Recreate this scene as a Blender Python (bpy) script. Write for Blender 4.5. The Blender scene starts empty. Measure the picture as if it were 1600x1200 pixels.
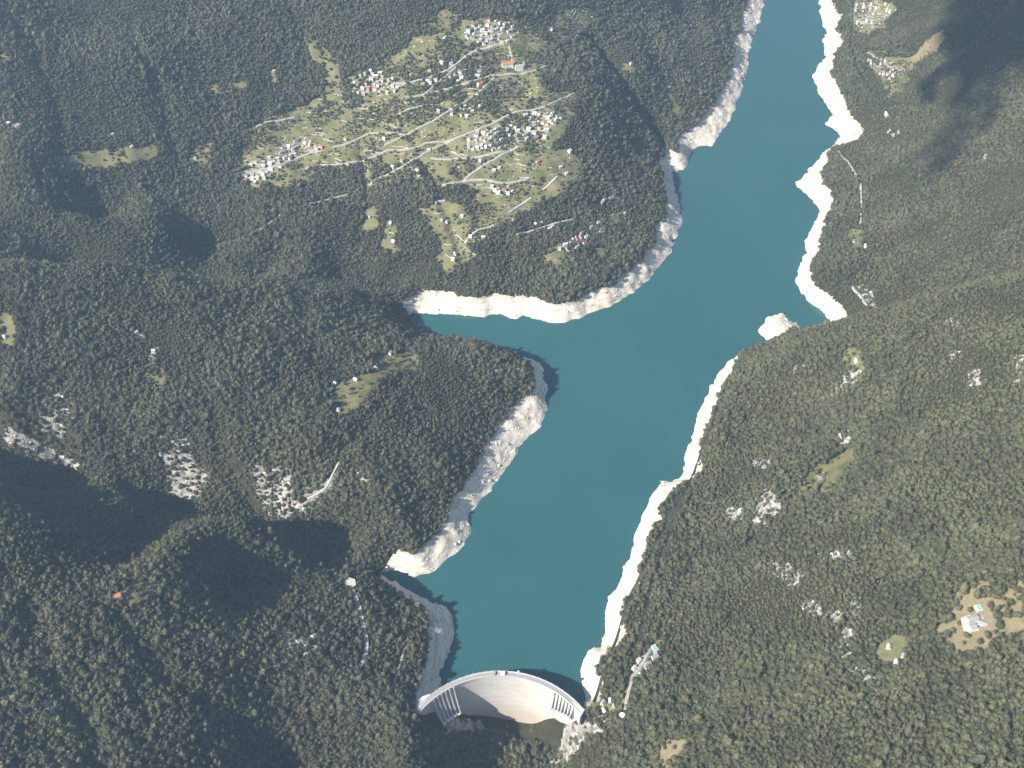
import bpy, bmesh, math, random
import numpy as np
from mathutils import Vector, Matrix

# ---------------------------------------------------------------- camera, sky, sun, exposure
SC = bpy.context.scene
COL = SC.collection
HC, FPX = 1900.0, 1640.0                      # camera height above the lake, focal length in photo pixels
PITCH = math.radians(45.0)
cam_data = bpy.data.cameras.new('camera')
cam = bpy.data.objects.new('camera', cam_data); COL.objects.link(cam)
cam.location = (0, 0, HC); cam.rotation_euler = (math.pi/2 - PITCH, 0, 0)
cam_data.sensor_fit = 'HORIZONTAL'; cam_data.sensor_width = 36.0
cam_data.lens = 36.0*FPX/1600.0
cam_data.clip_start = 5.0; cam_data.clip_end = 30000.0
SC.camera = cam

SUN_EL = math.radians(37.5)
SUN_TRAVEL = Vector((0.862, 0.507, 0)).normalized()        # the way the light goes over the ground
TO_SUN = Vector((-SUN_TRAVEL.x*math.cos(SUN_EL), -SUN_TRAVEL.y*math.cos(SUN_EL), math.sin(SUN_EL)))
world = bpy.data.worlds.new('World'); SC.world = world; world.use_nodes = True
wn = world.node_tree.nodes; wl = world.node_tree.links; wn.clear()
sky = wn.new('ShaderNodeTexSky'); sky.sky_type = 'NISHITA'; sky.sun_disc = False
sky.sun_elevation = SUN_EL
sky.sun_rotation = math.atan2(TO_SUN.x, TO_SUN.y)
sky.altitude = 500; sky.air_density = 1.0; sky.dust_density = 1.0
bg = wn.new('ShaderNodeBackground'); bg.inputs['Strength'].default_value = 0.085
wo = wn.new('ShaderNodeOutputWorld')
wl.new(sky.outputs[0], bg.inputs['Color']); wl.new(bg.outputs[0], wo.inputs['Surface'])
sd_ = bpy.data.lights.new('sun', 'SUN'); sd_.energy = 5.0; sd_.angle = math.radians(0.53); sd_.color = (1.0, 0.93, 0.83)
sun = bpy.data.objects.new('sun', sd_); COL.objects.link(sun)
sun.rotation_euler = TO_SUN.to_track_quat('Z', 'Y').to_euler(); sun.location = (-3000, -1500, 4000)
SC.view_settings.view_transform = 'Standard'; SC.view_settings.look = 'None'
SC.view_settings.gamma = 1.0; SC.view_settings.use_curve_mapping = False
SC.view_settings.exposure = 1.06
SC.render.engine = 'CYCLES'
SC.cycles.use_denoising = True
SC.cycles.max_bounces = 5; SC.cycles.diffuse_bounces = 2; SC.cycles.glossy_bounces = 2
SC.cycles.transmission_bounces = 2; SC.cycles.transparent_max_bounces = 4; SC.cycles.volume_bounces = 0
SC.cycles.caustics_reflective = False; SC.cycles.caustics_refractive = False

rng = np.random.default_rng(7); random.seed(7)
S2 = math.sqrt(0.5)

def P(u, v, z):
    """photo pixel and height above the lake -> place on the map"""
    a, b = (u-800)/FPX, (600-v)/FPX
    dy, dz = S2 + b*S2, -S2 + b*S2
    t = (HC - z)/(-dz)
    return (a*t, dy*t, z)
def pix(x, y, z):
    dz = z - HC
    d = (y - dz)*S2
    up = (y + dz)*S2
    return 800 + FPX*x/d, 600 - FPX*up/d, d

# ---------------------------------------------------------------- noise on the map
_NT = {}
def vnoise(x, y, seed):
    T = _NT.get(seed)
    if T is None: T = _NT[seed] = np.random.default_rng(seed).random((256, 256))
    xi = np.floor(x).astype(int); yi = np.floor(y).astype(int); fx = x - xi; fy = y - yi
    fx = fx*fx*fx*(fx*(fx*6-15)+10); fy = fy*fy*fy*(fy*(fy*6-15)+10)
    a = T[xi & 255, yi & 255]; b = T[(xi+1) & 255, yi & 255]; c = T[xi & 255, (yi+1) & 255]; d = T[(xi+1) & 255, (yi+1) & 255]
    return (a*(1-fx) + b*fx)*(1-fy) + (c*(1-fx) + d*fx)*fy
def fbm(x, y, scale, octs, seed):
    s = 0; a = 1; t = 0
    for k in range(octs):
        s = s + a*vnoise(x/scale*2**k + 37.1*k + 500, y/scale*2**k + 11.7*k + 500, seed+k); t += a; a *= .5
    return s/t
def smooth(a, b, x):
    t = np.clip((x-a)/(b-a), 0, 1); return t*t*(3-2*t)

# ---------------------------------------------------------------- the lie of the land
SHORE_L = [(690,1068),(686,1052),(694,1036),(703,1020),(710,990),(706,966),(692,946),(670,938),(642,924),(612,908),(596,896),(612,890),
 (634,898),(660,901),(680,890),(700,872),(718,858),(733,835),(736,815),(733,803),(755,780),(768,760),(790,735),(805,712),(820,690),(850,655),
 (857,635),(857,612),(850,600),(851,586),(842,568),(815,557),(775,546),(735,537),(695,529),(662,521),(642,508),(640,493),(652,488),(680,491),(720,492),(740,494),
 (757,496),(770,489),(780,489),(795,498),(825,493),(850,502),(885,503),(905,498),(920,489),(945,482),(965,473),(985,462),(1010,440),(1035,410),
 (1055,380),(1064,350),(1061,315),(1055,295),(1051,280),(1050,268),(1070,265),(1078,248),(1083,234),(1095,228),(1112,230),(1125,212),(1143,180),(1152,158),
 (1162,130),(1168,100),(1172,70),(1183,40),(1190,18),(1196,-10),(1206,-45),(1216,-80)]
SHORE_R = [(915,1092),(910,1070),(908,1050),(912,1030),(925,1012),(938,1010),(946,985),(946,960),(950,935),(966,915),(971,900),(985,865),(990,840),
 (1003,815),(1010,795),(1020,770),(1032,750),(1050,752),(1068,742),(1072,710),(1085,675),(1095,640),(1110,610),(1125,580),(1140,562),(1165,548),(1197,536),(1186,517),
 (1193,508),(1199,496),(1213,494),(1222,489),(1231,493),(1234,501),(1247,503),(1252,514),(1262,526),(1285,524),(1302,510),(1297,500),(1283,485),(1262,470),(1250,455),(1243,435),(1250,410),(1259,395),(1260,370),
 (1270,350),(1281,335),(1276,320),(1262,305),(1243,288),(1255,272),(1272,260),(1283,240),(1302,224),(1313,214),(1300,200),(1288,193),(1302,180),(1293,165),
 (1282,150),(1272,130),(1268,122),(1280,105),(1291,88),(1286,75),(1290,50),(1281,25),(1280,0),(1282,-40),(1290,-80)]
# foot of the forest, where the bare drawdown belt ends (about 40 m above the water)
BELT = [(672,1030),(672,985),(660,950),(640,938),(700,800),(688,828),(655,862),(640,872),(622,880),(745,722),(720,762),(790,652),(815,618),(834,604),(836,590),
 (640,470),(680,474),(740,468),(790,462),(850,472),(900,470),(940,452),(970,432),(1000,408),(1020,375),(1036,335),(1040,305),(1036,275),(1058,235),(1075,205),
 (1105,175),(1125,148),(1138,120),(1148,85),(1158,45),(1168,0),
 (936,1050),(950,1020),(972,962),(985,925),(1005,880),(1012,850),(1030,800),(1052,764),(1074,752),(1086,702),(1100,672),(1114,642),(1128,612),(1145,580),
 (1318,490),(1300,476),(1282,455),(1268,440),(1270,405),(1282,378),(1290,345),(1301,325),(1300,305),(1285,278),(1350,205),(1335,185),(1325,165),(1312,142),(1300,118),(1306,80),(1304,40),(1300,0)]
DEM = [ # left, below and beside the dam
 (640,1112,45),(620,1180,45),(700,1112,-35),(730,1116,-78),(780,1120,-113),(838,1126,-105),(868,1122,-48),(905,1112,30),(905,1132,-15),(880,1150,-70),(890,1170,-60),
 (850,1200,-130),(800,1180,-118),(720,1170,-70),(760,1200,-112),(700,1200,-55),(940,1130,35),(930,1170,20),(900,1200,-50),(960,1150,60),(985,1180,78),(960,1105,62),
 (600,910,35),(575,902,62),(545,907,85),(500,926,112),(460,945,130),(430,962,142),(560,1000,85),(560,1100,70),(600,1050,62),(640,1020,52),(640,970,50),(500,1050,105),(450,1190,22),(550,1190,10),(600,1200,0),
 (440,1030,118),(400,1050,128),(380,905,110),(410,935,112),(180,930,285),(250,890,260),(300,850,232),(380,822,200),(430,845,150),(500,890,75),(545,884,30),(330,950,205),(300,1000,200),
 (300,1100,165),(150,1150,205),(380,1130,104),(220,1020,225),(340,1090,146),(60,1050,268),(0,1000,300),(0,1200,250),(0,715,100),(0,760,250),(0,800,352),(0,850,375),(0,900,345),(100,745,80),(100,790,236),(100,830,315),(100,900,305),(190,777,172),(250,787,62),(200,880,230),(250,840,198),(300,812,145),(400,818,38),(520,862,18),(60,1180,232),(240,1190,165),
 # hill between the two side streams
 (600,860,50),(500,800,66),(420,800,48),(300,760,82),(700,740,72),(650,800,62),(600,760,110),(500,720,140),(380,700,160),(250,680,175),(120,680,175),(0,650,215),(800,600,52),(770,600,70),
 (835,570,22),(790,552,55),(745,537,78),(700,531,98),(650,533,112),(700,600,110),(650,650,118),(600,600,150),(610,560,125),(560,600,160),(500,620,175),(400,600,205),(250,580,240),(100,580,265),(0,560,290),
 (600,500,95),(560,520,140),(640,488,12),(600,461,62),(520,451,120),(400,441,192),(270,430,258),(150,414,318),(0,420,362),(400,520,220),(200,500,290),(50,490,330),
 (0,342,262),(120,339,240),(230,347,195),(258,372,160),(264,394,125),(100,388,190),(200,394,165),
 # village hillside
 (300,400,78),(400,390,95),(500,400,85),(600,420,62),(700,430,66),(600,380,95),(700,390,98),(800,420,78),(900,435,62),(900,380,90),(960,380,62),(750,330,145),(600,330,132),(850,250,205),(850,320,140),(700,250,200),(550,260,178),(400,270,168),
 (880,160,268),(750,160,275),(600,170,256),(450,200,222),(800,105,308),(700,90,335),(600,100,325),(780,40,375),(650,20,415),(500,90,322),(400,120,300),(300,200,245),(300,100,350),(200,250,240),(100,200,315),(100,300,225),
 (200,330,165),(0,250,310),(200,100,395),(100,50,455),(0,100,455),(400,20,425),(0,0,540),(950,200,180),(950,300,112),(1000,250,98),(1000,330,60),(1000,100,205),(930,130,245),(900,60,290),(880,0,340),(960,20,255),(1040,110,138),(1080,180,58),
 (1020,180,90),(1035,225,60),(1100,60,112),(1050,0,180),(1120,0,110),
 # right bank, north of the spur
 (1350,400,112),(1350,330,98),(1450,400,185),(1600,380,305),(1600,300,355),(1450,250,212),(1350,250,100),(1450,330,205),(1600,200,420),(1600,100,470),(1600,0,540),(1450,100,165),(1350,50,62),(1350,150,75),(1420,40,130),(1500,20,270),(1500,150,270),(1400,180,105),
 (1500,80,235),(1290,238,42),(1400,450,122),(1500,430,208),(1600,408,300),(1320,470,52),
 # the spur itself
 (1222,506,26),(1204,514,20),(1240,507,31),(1160,553,45),(1200,536,52),(1250,519,56),(1310,506,105),(1400,481,195),(1500,451,295),(1600,429,375)]
PLACED = [ # places on the map that no pixel shows: stream beds behind the ridges, the land beyond the frame
 (-1400,1640,190),(-1400,1440,350),(-1300,1290,430),(-1500,1100,400),(-345,2262,12),(-500,2300,38),(-690,2310,60),(-900,2360,85),(-1150,2400,130),(-1450,2430,200),(-1120,2150,150),
 (1000,2045,95),(1150,2010,190),(1320,1980,310),(45,800,-150),(20,600,-165),(0,300,-185),(-150,700,-40),(-150,500,-60),(-150,300,-60),(-350,500,100),(-400,300,120),(-700,400,260),
 (-1100,800,300),(-1250,1080,410),(-1700,900,400),(-1700,1600,400),(-1700,2050,470),(-1700,2450,300),(-1700,3000,640),(-1700,3800,950),(-1000,3600,700),(-400,3700,640),(100,3600,540),(100,4400,800),(-800,4600,1000),(-1700,4700,1200),
 (500,3800,400),(800,4100,250),(1000,4500,200),(1500,4400,200),(1700,4200,380),(2200,4400,700),(1800,3400,600),(2200,3600,850),(1900,2800,800),(2250,2800,1000),(1700,2200,680),(2250,2000,1000),(2200,4700,760)]
for d in (110, 200, 320, 450, 600, 780, 1000, 1300, 1700):        # the long even slope of the right bank
    for t in (-900, -600, -300, -150, 0, 150, 300, 450, 600, 750):
        if d < 130 and t < 100: continue
        PLACED.append((141 + d*.911 + t*.41, 1031 - d*.41 + t*.911, 40 + .60*(d-60) + 10*math.sin(t*.013+d*.006)))
pts = [P(u, v, 0) for u, v in SHORE_L + SHORE_R] + [P(u, v, 40) for u, v in BELT] + [P(*q) for q in DEM] + [tuple(map(float, q)) for q in PLACED]
pts = np.array(pts)
keep = [0]
for i in range(1, len(pts)):                                      # no two control places on top of each other
    if np.min(np.hypot(*(pts[keep, :2] - pts[i, :2]).T)) > 9: keep.append(i)
pts = pts[keep]
X0, X1, Y0, Y1, G = -1680.0, 2160.0, 300.0, 4680.0, 6.0
nx, ny = int((X1-X0)/G)+1, int((Y1-Y0)/G)+1
def tps_fit(p, lam):
    q = p[:, :2]/1000; n = len(q)
    r2 = ((q[:, None]-q[None])**2).sum(-1)
    K = .5*r2*np.log(r2+1e-12) + lam*np.eye(n)
    A = np.zeros((n+3, n+3)); A[:n, :n] = K; A[:n, n] = 1; A[:n, n+1:] = q; A[n, :n] = 1; A[n+1:, :n] = q.T
    return q, np.linalg.solve(A, np.concatenate([p[:, 2], [0, 0, 0]]))
def tps_eval(q, w, x, y):
    out = np.empty(x.size); xs = x.ravel()/1000; ys = y.ravel()/1000; n = len(q)
    for a in range(0, x.size, 20000):
        r2 = (xs[a:a+20000, None]-q[None, :, 0])**2 + (ys[a:a+20000, None]-q[None, :, 1])**2
        out[a:a+20000] = (.5*r2*np.log(r2+1e-12))@w[:n] + w[n] + w[n+1]*xs[a:a+20000] + w[n+2]*ys[a:a+20000]
    return out.reshape(x.shape)
tq, tw = tps_fit(pts, 2e-5)
gx = X0 + G*np.arange(nx); gy = Y0 + G*np.arange(ny)
cx_ = np.linspace(X0, X1, (nx-1)//2+1); cy_ = np.linspace(Y0, Y1, (ny-1)//2+1)
CX, CY = np.meshgrid(cx_, cy_, indexing='ij')
Zc = tps_eval(tq, tw, CX, CY)
def bil(A, x, y, x0, y0, g):
    fx = np.clip((x-x0)/g, 0, A.shape[0]-1.001); fy = np.clip((y-y0)/g, 0, A.shape[1]-1.001)
    i = fx.astype(int); j = fy.astype(int); fx = fx-i; fy = fy-j
    return (A[i, j]*(1-fx)+A[i+1, j]*fx)*(1-fy) + (A[i, j+1]*(1-fx)+A[i+1, j+1]*fx)*fy
GX, GY = np.meshgrid(gx, gy, indexing='ij')
Z = bil(Zc, GX, GY, X0, Y0, cx_[1]-cx_[0])

# dam: an arc of a circle, crest 45 m above the drawn-down lake
DC, DR, CREST = np.array([-24.0, 859.0]), 198.0, 45.0
arc = [(DC[0]+DR*math.sin(t), DC[1]+DR*math.cos(t)) for t in np.linspace(math.radians(54), math.radians(-54), 40)]
def jag(line, step, amp, seed):
    r = np.random.default_rng(seed); out = []
    for (a, b) in zip(line[:-1], line[1:]):
        a = np.array(a); b = np.array(b); L = np.hypot(*(b-a)); n = max(1, int(L/step)); nrm = np.array([-(b-a)[1], (b-a)[0]])/max(L, 1e-6)
        for k in range(n): out.append(a + (b-a)*k/n + nrm*(r.normal()*amp if k else r.normal()*amp*.3))
    out.append(np.array(line[-1])); return out
SL = jag([P(u, v, 0)[:2] for u, v in SHORE_L], 13, 2.6, 1); SR = jag([P(u, v, 0)[:2] for u, v in SHORE_R], 13, 2.6, 2)
arc_in = [np.array(a) for a in arc if a[0] > SL[0][0]-5 and a[0] < SR[0][0]+5]
LAKE = np.array(SL + SR[::-1] + arc_in)
def inside(poly, x, y):
    c = np.zeros(x.shape, bool); n = len(poly)
    for i in range(n):
        x0, y0 = poly[i]; x1, y1 = poly[i-1]
        if y0 == y1: continue
        c ^= ((y0 > y) != (y1 > y)) & (x < (x1-x0)*(y-y0)/(y1-y0)+x0)
    return c
def seg_dist(line, x, y):
    d = np.full(x.shape, 1e9)
    for a, b in zip(line[:-1], line[1:]):
        ex, ey = b[0]-a[0], b[1]-a[1]; l2 = ex*ex+ey*ey+1e-9
        t = np.clip(((x-a[0])*ex+(y-a[1])*ey)/l2, 0, 1)
        np.minimum(d, (x-a[0]-t*ex)**2+(y-a[1]-t*ey)**2, out=d)
    return np.sqrt(d)
SHD = np.full(Z.shape, 400.0)
lx0, lx1 = LAKE[:, 0].min()-300, LAKE[:, 0].max()+300
m = (GX > lx0) & (GX < lx1) & (GY > 850)
inl = inside(LAKE, GX[m], GY[m])
dd = np.minimum(seg_dist(SL[::2]+[SL[-1]], GX[m], GY[m]), seg_dist(SR[::2]+[SR[-1]], GX[m], GY[m]))
SHD[m] = np.where(inl, -dd, np.minimum(dd, 400))
INL = np.zeros(Z.shape, bool); INL[m] = inl
rag = 15*(fbm(GX, GY, 42, 3, 151)-.5) + 9*(fbm(GX, GY, 17, 2, 161)-.5)                    # coves, ribs and points too small to trace
SHD = np.where(np.abs(SHD) < 390, SHD + rag*smooth(200, 260, np.hypot(GX-DC[0], GY-1000)), SHD)
INL = np.where(np.abs(SHD) < 30, SHD < 0, INL) & (np.abs(SHD) < 399) | (INL & (SHD < -29))
down = (np.hypot(GX-DC[0], GY-DC[1]) < DR-4) & (GY > 700) | (GY < 985)         # downstream of the dam
# relief: gullies that run down the slopes, knolls, small roughness
land = smooth(10, 130, np.abs(SHD))
gl = fbm(GX, GY, 210, 4, 21); rg = 1-np.abs(2*fbm(GX+.35*GY, GY*.55, 120, 3, 31)-1)
amp_r = np.where(GX > 141+(GY-1031)*.45, .85, 1.0)
farc = np.hypot(GX-DC[0], GY-1000)
dam_quiet = smooth(150, 330, farc)
Z = Z + land*dam_quiet*amp_r*(34*(gl-.5) - 15*(rg-.62)) + (3.5*(fbm(GX, GY, 40, 3, 41)-.5))*smooth(5, 60, np.abs(SHD))
# the shore line itself
w = smooth(0, 75, SHD)
belt_rough = 1+.45*(fbm(GX, GY, 30, 3, 51)-.5)*2+.30*(rng.random(Z.shape)-.5)
Z = Z + 8*(fbm(GX, GY, 24, 3, 171)-.5)*smooth(4, 25, SHD)*(1-smooth(70, 110, SHD))
Zs = np.clip(Z*belt_rough, .38*SHD, 1.25*SHD)
Zl = np.where(SHD < 0, np.maximum(.8*SHD, -60), Zs*(1-w)+Z*w)
Zl = np.where(INL & (farc < 140), np.maximum(Zl*2.5, -70), Zl)
Z = np.where(down, Z, np.where((SHD < 400) | INL, Zl, Z))
Z = np.where(down, Z, np.where(~INL & (SHD >= 0), np.maximum(Z, np.minimum(.3*SHD, 25)), Z))
def ground(x, y): return bil(Z, np.asarray(x, float), np.asarray(y, float), X0, Y0, G)

def hit(us, vs):
    """where the ray of a photo pixel first meets the land"""
    us = np.asarray(us, float); vs = np.asarray(vs, float)
    a = (us-800)/FPX; b = (600-vs)/FPX
    dy = S2+b*S2; dz = -S2+b*S2
    yy = np.arange(420, 4600, 6.0)
    if len(us) == 1:                                      # a single pixel: look only where the land can be that high
        t0 = (HC-700)/-dz[0]*dy[0]; t1 = (HC+200)/-dz[0]*dy[0]; yy = yy[(yy > t0-12) & (yy < t1+12)]
    t = yy[None, :]/dy[:, None]
    zr = HC + dz[:, None]*t; xr = a[:, None]*t
    below = zr <= np.maximum(ground(np.clip(xr, X0, X1), np.broadcast_to(yy, xr.shape)), -400)
    below[:, -1] = True
    k = below.argmax(1); k = np.maximum(k, 1); r = np.arange(len(us))
    z1 = zr[r, k]-ground(xr[r, k], yy[k]); z0 = zr[r, k-1]-ground(xr[r, k-1], yy[k-1])
    f = np.clip(z0/(z0-z1+1e-9), 0, 1)
    y = yy[k-1]+f*6; x = a*y/dy
    return x, y, ground(x, y)

GULLIES = [(14,16,[(205,60),(240,120),(262,200),(275,250)]),(12,18,[(20,30),(45,60),(90,170),(95,260)]),(12,14,[(655,245),(672,275),(700,330),(722,400),(735,440)]),(10,16,[(560,230),(575,300),(562,380),(575,440)]),(24,24,[(930,60),(985,150),(1030,210),(1050,262)]),
 (12,16,[(410,170),(395,215),(375,240)]),(12,16,[(330,630),(350,720),(392,790)]),(10,14,[(150,600),(170,680),(200,760)]),(12,16,[(540,690),(560,760),(600,830)]),(15,18,[(200,970),(260,1060),(340,1110),(460,1195)]),(14,18,[(50,950),(72,1040),(140,1150),(160,1200)]),
 (15,15,[(1330,690),(1280,740),(1220,800),(1150,870)]),(14,15,[(1420,860),(1330,960),(1260,1060),(1160,1150)]),(14,15,[(1220,900),(1130,980),(1060,1060)]),(10,16,[(480,100),(470,60),(455,20)]),(10,16,[(790,350),(800,400),(790,455)]),(12,18,[(620,600),(560,680),(500,730)])]
for dep_, wid_, ln in GULLIES:
    hx0, hy0, _ = hit([q[0] for q in ln], [q[1] for q in ln]); pl_ = np.stack([hx0, hy0], 1)
    b_ = (GX > hx0.min()-80) & (GX < hx0.max()+80) & (GY > hy0.min()-80) & (GY < hy0.max()+80)
    dd_ = seg_dist(pl_, GX[b_], GY[b_]); dd_ = dd_ + 16*(fbm(GX[b_], GY[b_], 60, 2, 141)-.5)
    Z[b_] -= dep_*np.exp(-(dd_/wid_)**2)*smooth(20, 90, SHD[b_])

# ---------------------------------------------------------------- what grows where (outlines read off the photograph, laid on the land)
VILLAGE = [[(372,262),(378,205),(440,178),(505,150),(548,120),(600,92),(650,62),(700,44),(760,26),(850,28),(905,8),(935,20),(905,55),(860,70),(850,92),(872,108),(846,128),(858,145),(900,142),(896,168),(884,205),(862,232),
  (905,240),(905,278),(885,300),(840,318),(800,345),(770,360),(728,398),(742,340),(735,300),(725,290),(690,292),(650,284),(612,284),(560,300),(510,318),(500,290),(470,283),(440,296),(395,300)],
 [(1322,0),(1400,0),(1396,30),(1362,52),(1330,44)],[(1352,75),(1400,88),(1432,100),(1420,128),(1392,150),(1375,120),(1350,104)]]
MEADOW = [[(470,50),(492,62),(522,90),(532,135),(540,160),(512,160),(502,106),(480,92)],[(316,135),(338,132),(345,145),(322,152)],[(355,128),(388,130),(385,140),(358,138)],[(300,240),(320,216),(336,232),(332,250),(300,255)],[(418,112),(432,108),(438,128),(424,130)],
 [(660,330),(690,312),(720,318),(728,350),(740,400),(710,425),(676,410),(690,380),(664,350)],[(598,345),(618,340),(622,392),(600,396)],[(855,385),(880,380),(878,412),(852,420)],[(925,388),(945,385),(948,402),(925,405)],[(1035,140),(1052,145),(1068,185),(1050,180)],[(970,95),(1000,100),(990,115),(965,112)],
 [(560,330),(585,320),(590,360),(565,370)],[(178,928),(206,910),(250,906),(246,946),(208,962)],[(82,1052),(104,1046),(100,1080),(82,1082)],[(578,565),(618,548),(655,552),(650,580),(600,582)],[(515,605),(560,590),(596,580),(590,610),(548,640),(518,655)],
 [(1312,545),(1345,542),(1352,575),(1330,590),(1318,570)],[(1262,750),(1268,732),(1300,712),(1335,700),(1340,722),(1312,740),(1298,768),(1265,768)],[(1460,985),(1490,965),(1488,925),(1530,908),(1600,905),(1600,985),(1560,990),(1540,1012),(1500,1020)],[(1372,1010),(1400,992),(1420,1005),(1400,1035),(1375,1042)],
 [(1030,1160),(1070,1150),(1075,1170),(1050,1200),(1028,1200)],[(1380,115),(1420,95),(1470,45),(1478,60),(1440,98),(1410,120)],[(1330,360),(1350,360),(1352,388),(1332,385)],[(85,245),(240,225),(250,240),(180,262),(100,265)],[(0,80),(15,85),(12,100),(0,100)],[(0,480),(22,500),(28,545),(0,535)],[(1000,1020),(1030,985),(1030,1000),(1012,1035),(990,1065),(972,1110),(958,1110),(985,1050)],[(905,1098),(950,1092),(960,1112),(925,1115)],[(950,335),(970,330),(972,355),(958,358)],[(225,585),(258,570),(258,600),(235,605)],[(720,30),(690,12),(668,40),(680,52)]]
ROCK = [[(255,680),(290,672),(300,720),(280,760),(255,740)],[(262,770),(300,720),(320,745),(300,790)],[(50,600),(115,605),(120,660),(70,655)],[(10,660),(60,690),(130,728),(120,745),(60,715),(0,680)],[(60,640),(110,650),(100,690),(66,670)],[(395,728),(420,725),(435,800),(415,800)],[(430,730),(450,735),(455,780),(432,770)],[(410,795),(470,770),(530,742),(535,755),(480,800),(440,812)],
 [(205,525),(222,515),(225,530)],[(228,555),(250,540),(252,568),(236,580)],[(255,955),(285,970),(280,995),(262,985)],[(290,980),(345,1005),(340,1018),(300,1000)],[(350,975),(385,985),(385,1000),(355,995)],[(415,1015),(440,1020),(475,1042),(472,1052),(430,1035)],[(450,985),(500,995),(480,1030),(440,1010)],[(66,1095),(95,1095),(90,1115),(70,1115)],[(75,1185),(110,1180),(115,1200),(75,1200)],
 [(1125,790),(1165,795),(1160,820),(1130,812)],[(1178,765),(1215,768),(1210,830),(1185,815)],[(1305,672),(1328,668),(1332,700),(1308,700)],[(1175,712),(1208,715),(1200,735),(1178,730)],[(1235,570),(1262,562),(1268,578),(1238,582)],[(1310,590),(1345,575),(1340,600),(1290,622)],[(1478,545),(1502,545),(1500,560),(1480,558)],[(1512,585),(1535,580),(1530,600),(1510,600)],[(1585,550),(1600,550),(1600,600),(1588,595)],[(1340,450),(1352,445),(1372,478),(1360,482)],
 [(1252,938),(1275,945),(1278,965),(1255,955)],[(1290,950),(1325,950),(1320,970),(1285,975)],[(1330,938),(1350,938),(1345,960),(1332,955)],[(1312,980),(1328,985),(1328,1040),(1312,1040)],[(1322,1040),(1345,1038),(1372,1058),(1365,1072),(1325,1068)],[(1285,860),(1325,858),(1325,870),(1285,872)],[(1190,880),(1225,880),(1255,900),(1240,915),(1200,900)],[(1595,640),(1600,640),(1600,655)],
 [(882,1127),(952,1122),(938,1142),(902,1166),(874,1200),(848,1200),(876,1162)],[(700,1085),(640,1075),(665,1050),(700,1055)],[(690,1120),(740,1122),(760,1160),(700,1150)],[(1275,735),(1300,742),(1290,752)],[(905,372),(940,352),(935,370),(910,390)],[(0,188),(35,190),(34,215),(0,220)],[(930,0),(950,0),(945,18),(930,22)],[(965,28),(985,35),(980,52),(968,48)],[(995,58),(1022,58),(1018,78),(1000,75)],[(95,250),(120,245),(118,262),(96,264)],[(1098,150),(1130,140),(1110,180),(1085,178)],[(1540,240),(1550,235),(1542,252),(1532,255)],[(1470,500),(1495,495),(1490,510),(1470,510)],[(575,760),(545,745),(585,735)],[(640,705),(665,700),(660,715)]]
PU, PV, PD = pix(GX, GY, Z)
PUj = PU + 12*(fbm(GX, GY, 30, 3, 61)-.5)*2; PVj = PV + 8*(fbm(GX, GY, 30, 3, 71)-.5)*2
def mask(polys):
    out = np.zeros(Z.shape, np.float32)
    for p in polys:
        q = np.array(p); b = (PUj > q[:, 0].min()) & (PUj < q[:, 0].max()) & (PVj > q[:, 1].min()) & (PVj < q[:, 1].max())
        if b.any(): out[b] = np.maximum(out[b], inside(q, PUj[b], PVj[b]))
    return out
DRY = [[(1460,985),(1490,965),(1488,925),(1530,908),(1600,905),(1600,985),(1560,990),(1540,1012),(1500,1020)],[(812,172),(818,162),(850,155),(852,168)],[(318,216),(330,216),(335,232),(320,234)],[(205,920),(240,915),(236,930),(208,938)],[(1380,115),(1420,95),(1470,45),(1478,60),(1440,98),(1410,120)],[(1030,1160),(1070,1150),(1075,1170),(1050,1200),(1028,1200)],[(848,285),(868,280),(872,296),(850,300)],[(640,148),(668,148),(665,153),(642,153)],[(770,98),(802,95),(804,102),(772,104)],[(660,325),(690,318),(685,330),(664,335)],[(415,185),(432,182),(430,195),(416,196)],[(782,125),(815,130),(812,140),(785,138)]]
MV, MM, MR, MY = mask(VILLAGE), mask(MEADOW), mask(ROCK), mask(DRY)
NEARLAKE = (SHD < 82) & ~down & (GY > 930) & ~((PUj+.6*(PV-880) < 606) & (PV > 835) & (PV < 905)) & ~((PUj < 634) & (PV > 455) & (PV < 505)) & ~((PU < 668) & (PV > 491) & (PV < 545))
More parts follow.
